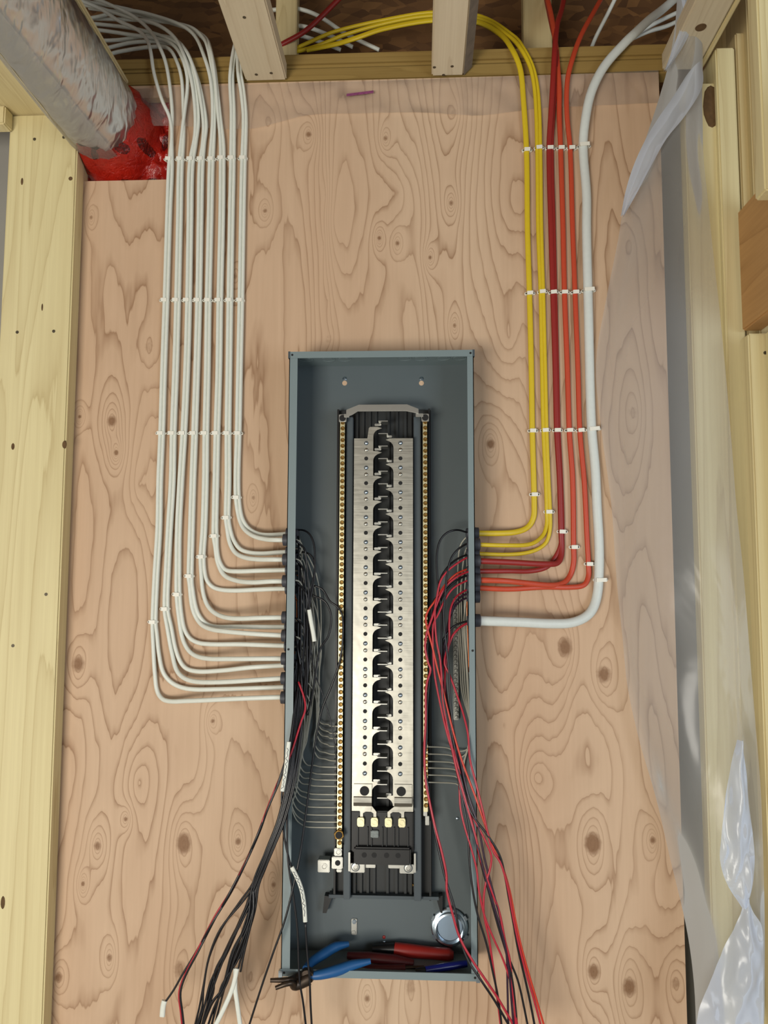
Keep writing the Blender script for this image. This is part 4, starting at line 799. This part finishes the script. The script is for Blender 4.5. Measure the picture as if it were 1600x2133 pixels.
wire([(986, 1182, -.05), (972, 1186, -.056), (950, 1196, -.062), (930, 1215, -.066), (914, 1238, -.07), (906, 1252, -.072), (892, 1272, -.074), (887, 1290, -.075), (892, 1315, -.077), (901, 1348, -.079), (910, 1387, -.082), (921, 1430, -.086), (933, 1480, -.092), (950, 1545, -.1), (966, 1595, -.108), (992, 1664, -.119), (1013, 1725, -.123), (1026, 1762, -.124), (1047, 1806, -.123), (1062, 1856, -.122), (1074, 1918, -.121), (1087, 1976, -.12), (1105, 2040, -.118), (1117, 2080, -.117), (1146, 2180, -.114)], O, 'orange-red wire farthest right where the right tangle leaves the box')
wire([(986, 1190, -.06), (972, 1192, -.062), (950, 1203, -.066), (928, 1222, -.07), (915, 1246, -.073), (899, 1290, -.076), (889, 1320, -.077), (886, 1350, -.078), (892, 1380, -.079), (897, 1395, -.08), (890, 1420, -.082), (887, 1447, -.084), (887, 1500, -.088), (884, 1563, -.094), (887, 1627, -.1), (895, 1670, -.104), (907, 1725, -.11), (921, 1777, -.114), (930, 1822, -.116), (931, 1855, -.117), (943, 1904, -.119), (958, 1953, -.121), (982, 1997, -.124), (1013, 2043, -.124), (1041, 2085, -.12), (1095, 2180, -.116)], Rr, 'red wire farthest left on the right side, crossing the round metal plug', r=.0023)
wire([(984, 1196, -.05), (960, 1204, -.055), (934, 1224, -.06), (916, 1256, -.064), (898, 1310, -.068), (890, 1352, -.07), (895, 1400, -.074), (890, 1470, -.082), (889, 1541, -.09), (884, 1590, -.096), (892, 1640, -.1), (898, 1690, -.104), (914, 1770, -.11), (928, 1830, -.114), (944, 1880, -.118), (953, 1920, -.12), (960, 1960, -.119), (975, 2000, -.122), (1005, 2046, -.126), (1034, 2090, -.121), (1085, 2180, -.115)], B, 'black wire shadowing the leftmost red wire past the round plug', r=.0022)
wire([(986, 1208, -.07), (972, 1210, -.07), (945, 1225, -.072), (928, 1248, -.074), (913, 1280, -.075), (903, 1300, -.076), (902, 1340, -.078), (905, 1400, -.082), (918, 1470, -.09), (932, 1530, -.098), (950, 1590, -.106), (957, 1640, -.111), (959, 1680, -.114), (967, 1718, -.117), (982, 1768, -.12), (993, 1811, -.121), (998, 1856, -.122), (1010, 1909, -.122), (1029, 1956, -.122), (1047, 1996, -.121), (1062, 2040, -.12), (1071, 2092, -.118), (1076, 2180, -.116)], Rr, 'red wire crossing from the tangle middle to between the hanging black ones', r=.0019)
wire([(986, 1224, -.045), (970, 1230, -.05), (950, 1244, -.058), (939, 1268, -.064), (936, 1300, -.068), (936, 1330, -.07), (932, 1350, -.074), (926, 1380, -.078), (934, 1400, -.08), (944, 1425, -.084), (957, 1462, -.09), (966, 1490, -.096), (975, 1530, -.104), (979, 1581, -.112), (992, 1633, -.12), (1005, 1685, -.124), (1016, 1734, -.125), (1026, 1770, -.125), (1044, 1800, -.126), (1058, 1850, -.125), (1070, 1915, -.123), (1083, 1976, -.122), (1100, 2040, -.12), (1112, 2080, -.119), (1138, 2180, -.116)], Rr, 'red wire hugging the right box edge above the orange-red one')
wire([(984, 1236, -.05), (965, 1240, -.052), (948, 1256, -.056), (936, 1290, -.06), (926, 1340, -.065), (920, 1420, -.075), (930, 1500, -.09), (946, 1580, -.104), (962, 1650, -.114), (980, 1710, -.12), (997, 1770, -.123), (1012, 1830, -.123), (1033, 1900, -.123), (1050, 1960, -.123), (1060, 2020, -.122), (1066, 2090, -.12), (1074, 2180, -.118)], Pp, 'plum-dark wire on the right, inner of two')
wire([(984, 1244, -.045), (962, 1250, -.05), (944, 1270, -.055), (930, 1320, -.06), (926, 1400, -.07), (937, 1490, -.086), (956, 1570, -.102), (974, 1650, -.116), (996, 1720, -.122), (1010, 1790, -.122), (1028, 1860, -.122), (1044, 1920, -.121), (1055, 1984, -.12), (1057, 2050, -.118), (1060, 2180, -.116)], Pp, 'plum-dark wire on the right, outer of two')
wire([(990, 1292, -.06), (974, 1294, -.06), (950, 1302, -.062), (934, 1316, -.066), (922, 1338, -.07), (918, 1400, -.076), (926, 1480, -.088), (944, 1560, -.1), (960, 1620, -.111), (980, 1690, -.12), (1016, 1740, -.125), (1041, 1782, -.125), (1053, 1830, -.124), (1060, 1870, -.122), (1070, 1925, -.121), (1079, 1976, -.12), (1094, 2040, -.118), (1105, 2090, -.117), (1122, 2180, -.115)], B, 'black wire from the thick white cable, outermost black hanging on the right', r=.0021)
wire([(990, 1296, -.058), (974, 1298, -.058), (955, 1310, -.06), (940, 1330, -.064), (930, 1370, -.068), (926, 1450, -.08), (929, 1500, -.092), (938, 1540, -.1), (952, 1605, -.11), (968, 1660, -.117), (990, 1740, -.122), (1004, 1800, -.122), (1022, 1850, -.122), (1040, 1900, -.121), (1052, 1960, -.121), (1062, 2000, -.12), (1066, 2050, -.119), (1074, 2110, -.118), (1082, 2180, -.116)], Rr, 'red wire from the thick white cable, widest inside the tangle', r=.0024)
rw = [(1556, 933), (1571, 938), (1586.5, 942), (1600, 945), (1614.7, 947), (1630, 949)]
for i, (ye, xr) in enumerate(rw):
    y0 = 1115+i*22; xx = [954, 962, 968, 958, 972, 966][i]
    wire([(984, y0, -.05), (974, y0+2, -.035), (xx+5, y0+22, -.022), (xx, y0+70, -.015), (xx, 1290+i*6, -.013), (xx+4, 1370, -.013), (xx+8, 1440, -.012), (978, 1500, -.012), (982-i, 1530+i*3, -.012), (974-i*2, 1560+i*8, -.013), (xr+16, ye+8, -.016), (xr, ye+2, -.02), (915, ye, -.03), (891, ye-.5, -.046)], M['ww'], 'thin pale wire entering the right terminal bar, %s from the top' % ORD[i], 'pale wires to the right terminal bar', r=.0014, sub=4)
wire([(982, 1222, -.045), (976, 1230, -.03), (973, 1260, -.022), (975, 1330, -.02), (977, 1400, -.018)], M['cu'], 'bare copper wire beside the right connectors', r=.0013)
# white sleeves used as tags
def sleeve(pts, w, d, label, script=False):
    P = path(pts, 6); o = link('tag_sleeve', MB().sweep(P, w, d, 12, True, .22).mesh('tag_sleeve', True, fix=False, angle=80), M['cw']); tag(o, label, 'sleeve', 'white tag sleeves on the left wires')
    if script:
        n_ = len(P); ink = MB(); pr = None; Q = []
        for j in range(int(n_*.12), int(n_*.92)*1):
            for s_ in range(3):
                t = j+s_/3; a = P[j].lerp(P[min(j+1, n_-1)], s_/3); T_ = (P[min(j+1, n_-1)]-P[j]).normalized(); sd = T_.cross(Vector((0, -1, 0)))
                Q.append(a+sd*(w*.52*math.sin(t*2.6)*(.6+.4*math.sin(t*.9)))+Vector((0, -d*1.02, 0)))
        ink.sweep(Q, .00042, .0003, 5, False); ink.build('handwriting', M['ink'], None, fix=False).parent = o
    return o
sleeve([(644, 1270, -.074), (648, 1295, -.074), (652, 1316, -.074), (655, 1336, -.074)], .0042, .0026, 'straight white tag sleeve on the black wires beside the left terminal bar')
sleeve([(602, 1545, -.127), (599, 1570, -.127), (596, 1600, -.127), (592, 1626, -.127), (588, 1648, -.127)], .0040, .0026, 'handwritten white tag sleeve over the left edge of the box', True)
sleeve([(608, 1806, -.121), (616, 1822, -.121), (624, 1840, -.121), (630, 1860, -.121), (634, 1888, -.121), (636, 1920, -.121)], .0040, .0030, 'curved handwritten white tag sleeve hanging in the lower left of the box', True)
sleeve([(343, 2084, -.115), (340, 2096, -.115), (338, 2117, -.115)], .0052, .0035, 'short white tip at the far lower left wire end')
fk = empty('cable_sheath', at(490, 2040, -.124)); tag(fk, 'forked white sheath end hanging below the left bundle', 'sheath')
for k, pts in enumerate(([(494, 2017, -.125), (490, 2036, -.125), (485, 2056, -.125), (474, 2084, -.125), (452, 2130, -.125), (430, 2170, -.124)], [(491, 2017, -.123), (490, 2040, -.123), (490, 2060, -.123), (494, 2090, -.123), (500, 2133, -.122), (506, 2175, -.121)])):
    MB().sweep(path(pts, 6), .0042, .0028, 12, True, .2).build('sheath_half', M['cw'], fk, True, fix=False, angle=80)

# ------------------------------------------------------------------ tools lying in the box
zf = PB+T
def blob(pts, w, d, mat, name, par, n=14, sub=6):
    P = cat([Vector(p) for p in pts], sub); m_ = len(P); k = len(w)-1
    f = lambda L, i: L[min(int(i/(m_-1)*k), k-1)]+(L[min(int(i/(m_-1)*k)+1, k)]-L[min(int(i/(m_-1)*k), k-1)])*(i/(m_-1)*k-min(int(i/(m_-1)*k), k-1))
    o = MB().sweep(P, [f(w, i) for i in range(m_)], [f(d, i) for i in range(m_)], n, False).build(name, mat, None, True, fix=True, angle=70)
    if par: kid(o, par)
    return o
def fl(px, py, h):            # point h above the box floor seen at this pixel
    p = atz(px, py, zf+h); return p
pl = tag(empty('pliers', (-.145, -.10, zf)), 'pair of pliers with two blue grips lying on the lower box edge', 'pliers')
hA = [at(640, 2034, -.105), at(668, 2030, -.104), at(700, 2022, -.1), at(735, 2010, -.092), at(772, 2002, -.086)]
blob(hA, [.006, .0085, .0098, .0088, .0048], [.006, .0085, .0095, .0085, .0048], M['blue'], 'grip', pl)
hB = [at(636, 2018, -.1), at(652, 2002, -.075), at(676, 1986, -.055), at(700, 1972, -.04), at(726, 1966, -.03)]
blob(hB, [.006, .0085, .0095, .009, .005], [.006, .0085, .0095, .0085, .005], M['blue'], 'grip', pl)
piv = at(640, 2034, -.108)
MB().lathe((piv.x, -.098, piv.z), (0, -1, 0), [(.013, 0), (.0135, .010), (.012, .013)], 20).build('pivot', M['steel'], pl, True)
blob([piv+Vector((.004, .008, .002)), piv+Vector((-.02, 0, -.004)), at(600, 2041, -.125), at(563, 2042, -.13)], [.011, .009, .0048, .0036], [.008, .007, .0045, .0034], M['steel'], 'jaw', pl)
blob([piv+Vector((.004, 0, -.004)), piv+Vector((-.02, -.008, -.012)), at(604, 2048, -.13), at(574, 2058, -.135)], [.011, .009, .0048, .0036], [.008, .007, .0045, .0034], M['steel'], 'jaw', pl)
kn_ = tag(empty('screwdriver', (.04, -.03, zf)), 'red handled tool with black collar lying at the back of the box floor', 'screwdriver')
a, b, c, d = at(776, 1976, -.018), at(822, 1976, -.02), at(850, 1980, -.022), at(945, 1990, -.024)
blob([a, a.lerp(b, .5), b], [.008, .0095, .0105], [.008, .0095, .0105], M['black'], 'collar', kn_)
blob([b, c, c.lerp(d, .5), d.lerp(c, .1), d], [.0115, .0125, .0112, .012, .007], [.0115, .012, .011, .012, .007], M['redgrip'], 'handle', kn_)
mr = tag(empty('marker_pen', (.02, -.05, zf)), 'maroon barrelled tool half hidden in the shade of the box floor', 'tool')
a, b = at(724, 1990, -.035), at(862, 2006, -.05)
blob([a, a.lerp(b, .3), a.lerp(b, .7), b], [.006, .0105, .011, .006], [.006, .0105, .011, .006], M['darkred'], 'barrel', mr)
a, b = at(716, 2022, -.06), at(845, 2016, -.065)
mr2 = tag(empty('screwdriver', (0, -.065, zf)), 'second dark red tool just behind the front lip of the box', 'screwdriver')
blob([a, a.lerp(b, .4), b], [.005, .0085, .006], [.005, .0085, .006], M['darkred'], 'handle', mr2)
blob([b, b.lerp(a, -.15), b.lerp(a, -.3)], [.0035, .003, .0025], [.0035, .003, .0025], M['steel'], 'shaft', mr2)
pen = tag(empty('marker_pen', (.10, -.08, zf)), 'dark blue marker pen with black cap lying at the right of the box floor', 'marker')
a, b, c = at(866, 2023, -.082), at(886, 2021, -.08), at(972, 2007, -.06)
blob([a, a.lerp(b, .5), b], [.0052, .0064, .0064], [.0052, .0064, .0064], M['black'], 'cap', pen)
blob([b, b.lerp(c, .5), c], [.0068, .0072, .0062], [.0068, .0072, .0062], M['bluepen'], 'barrel', pen)
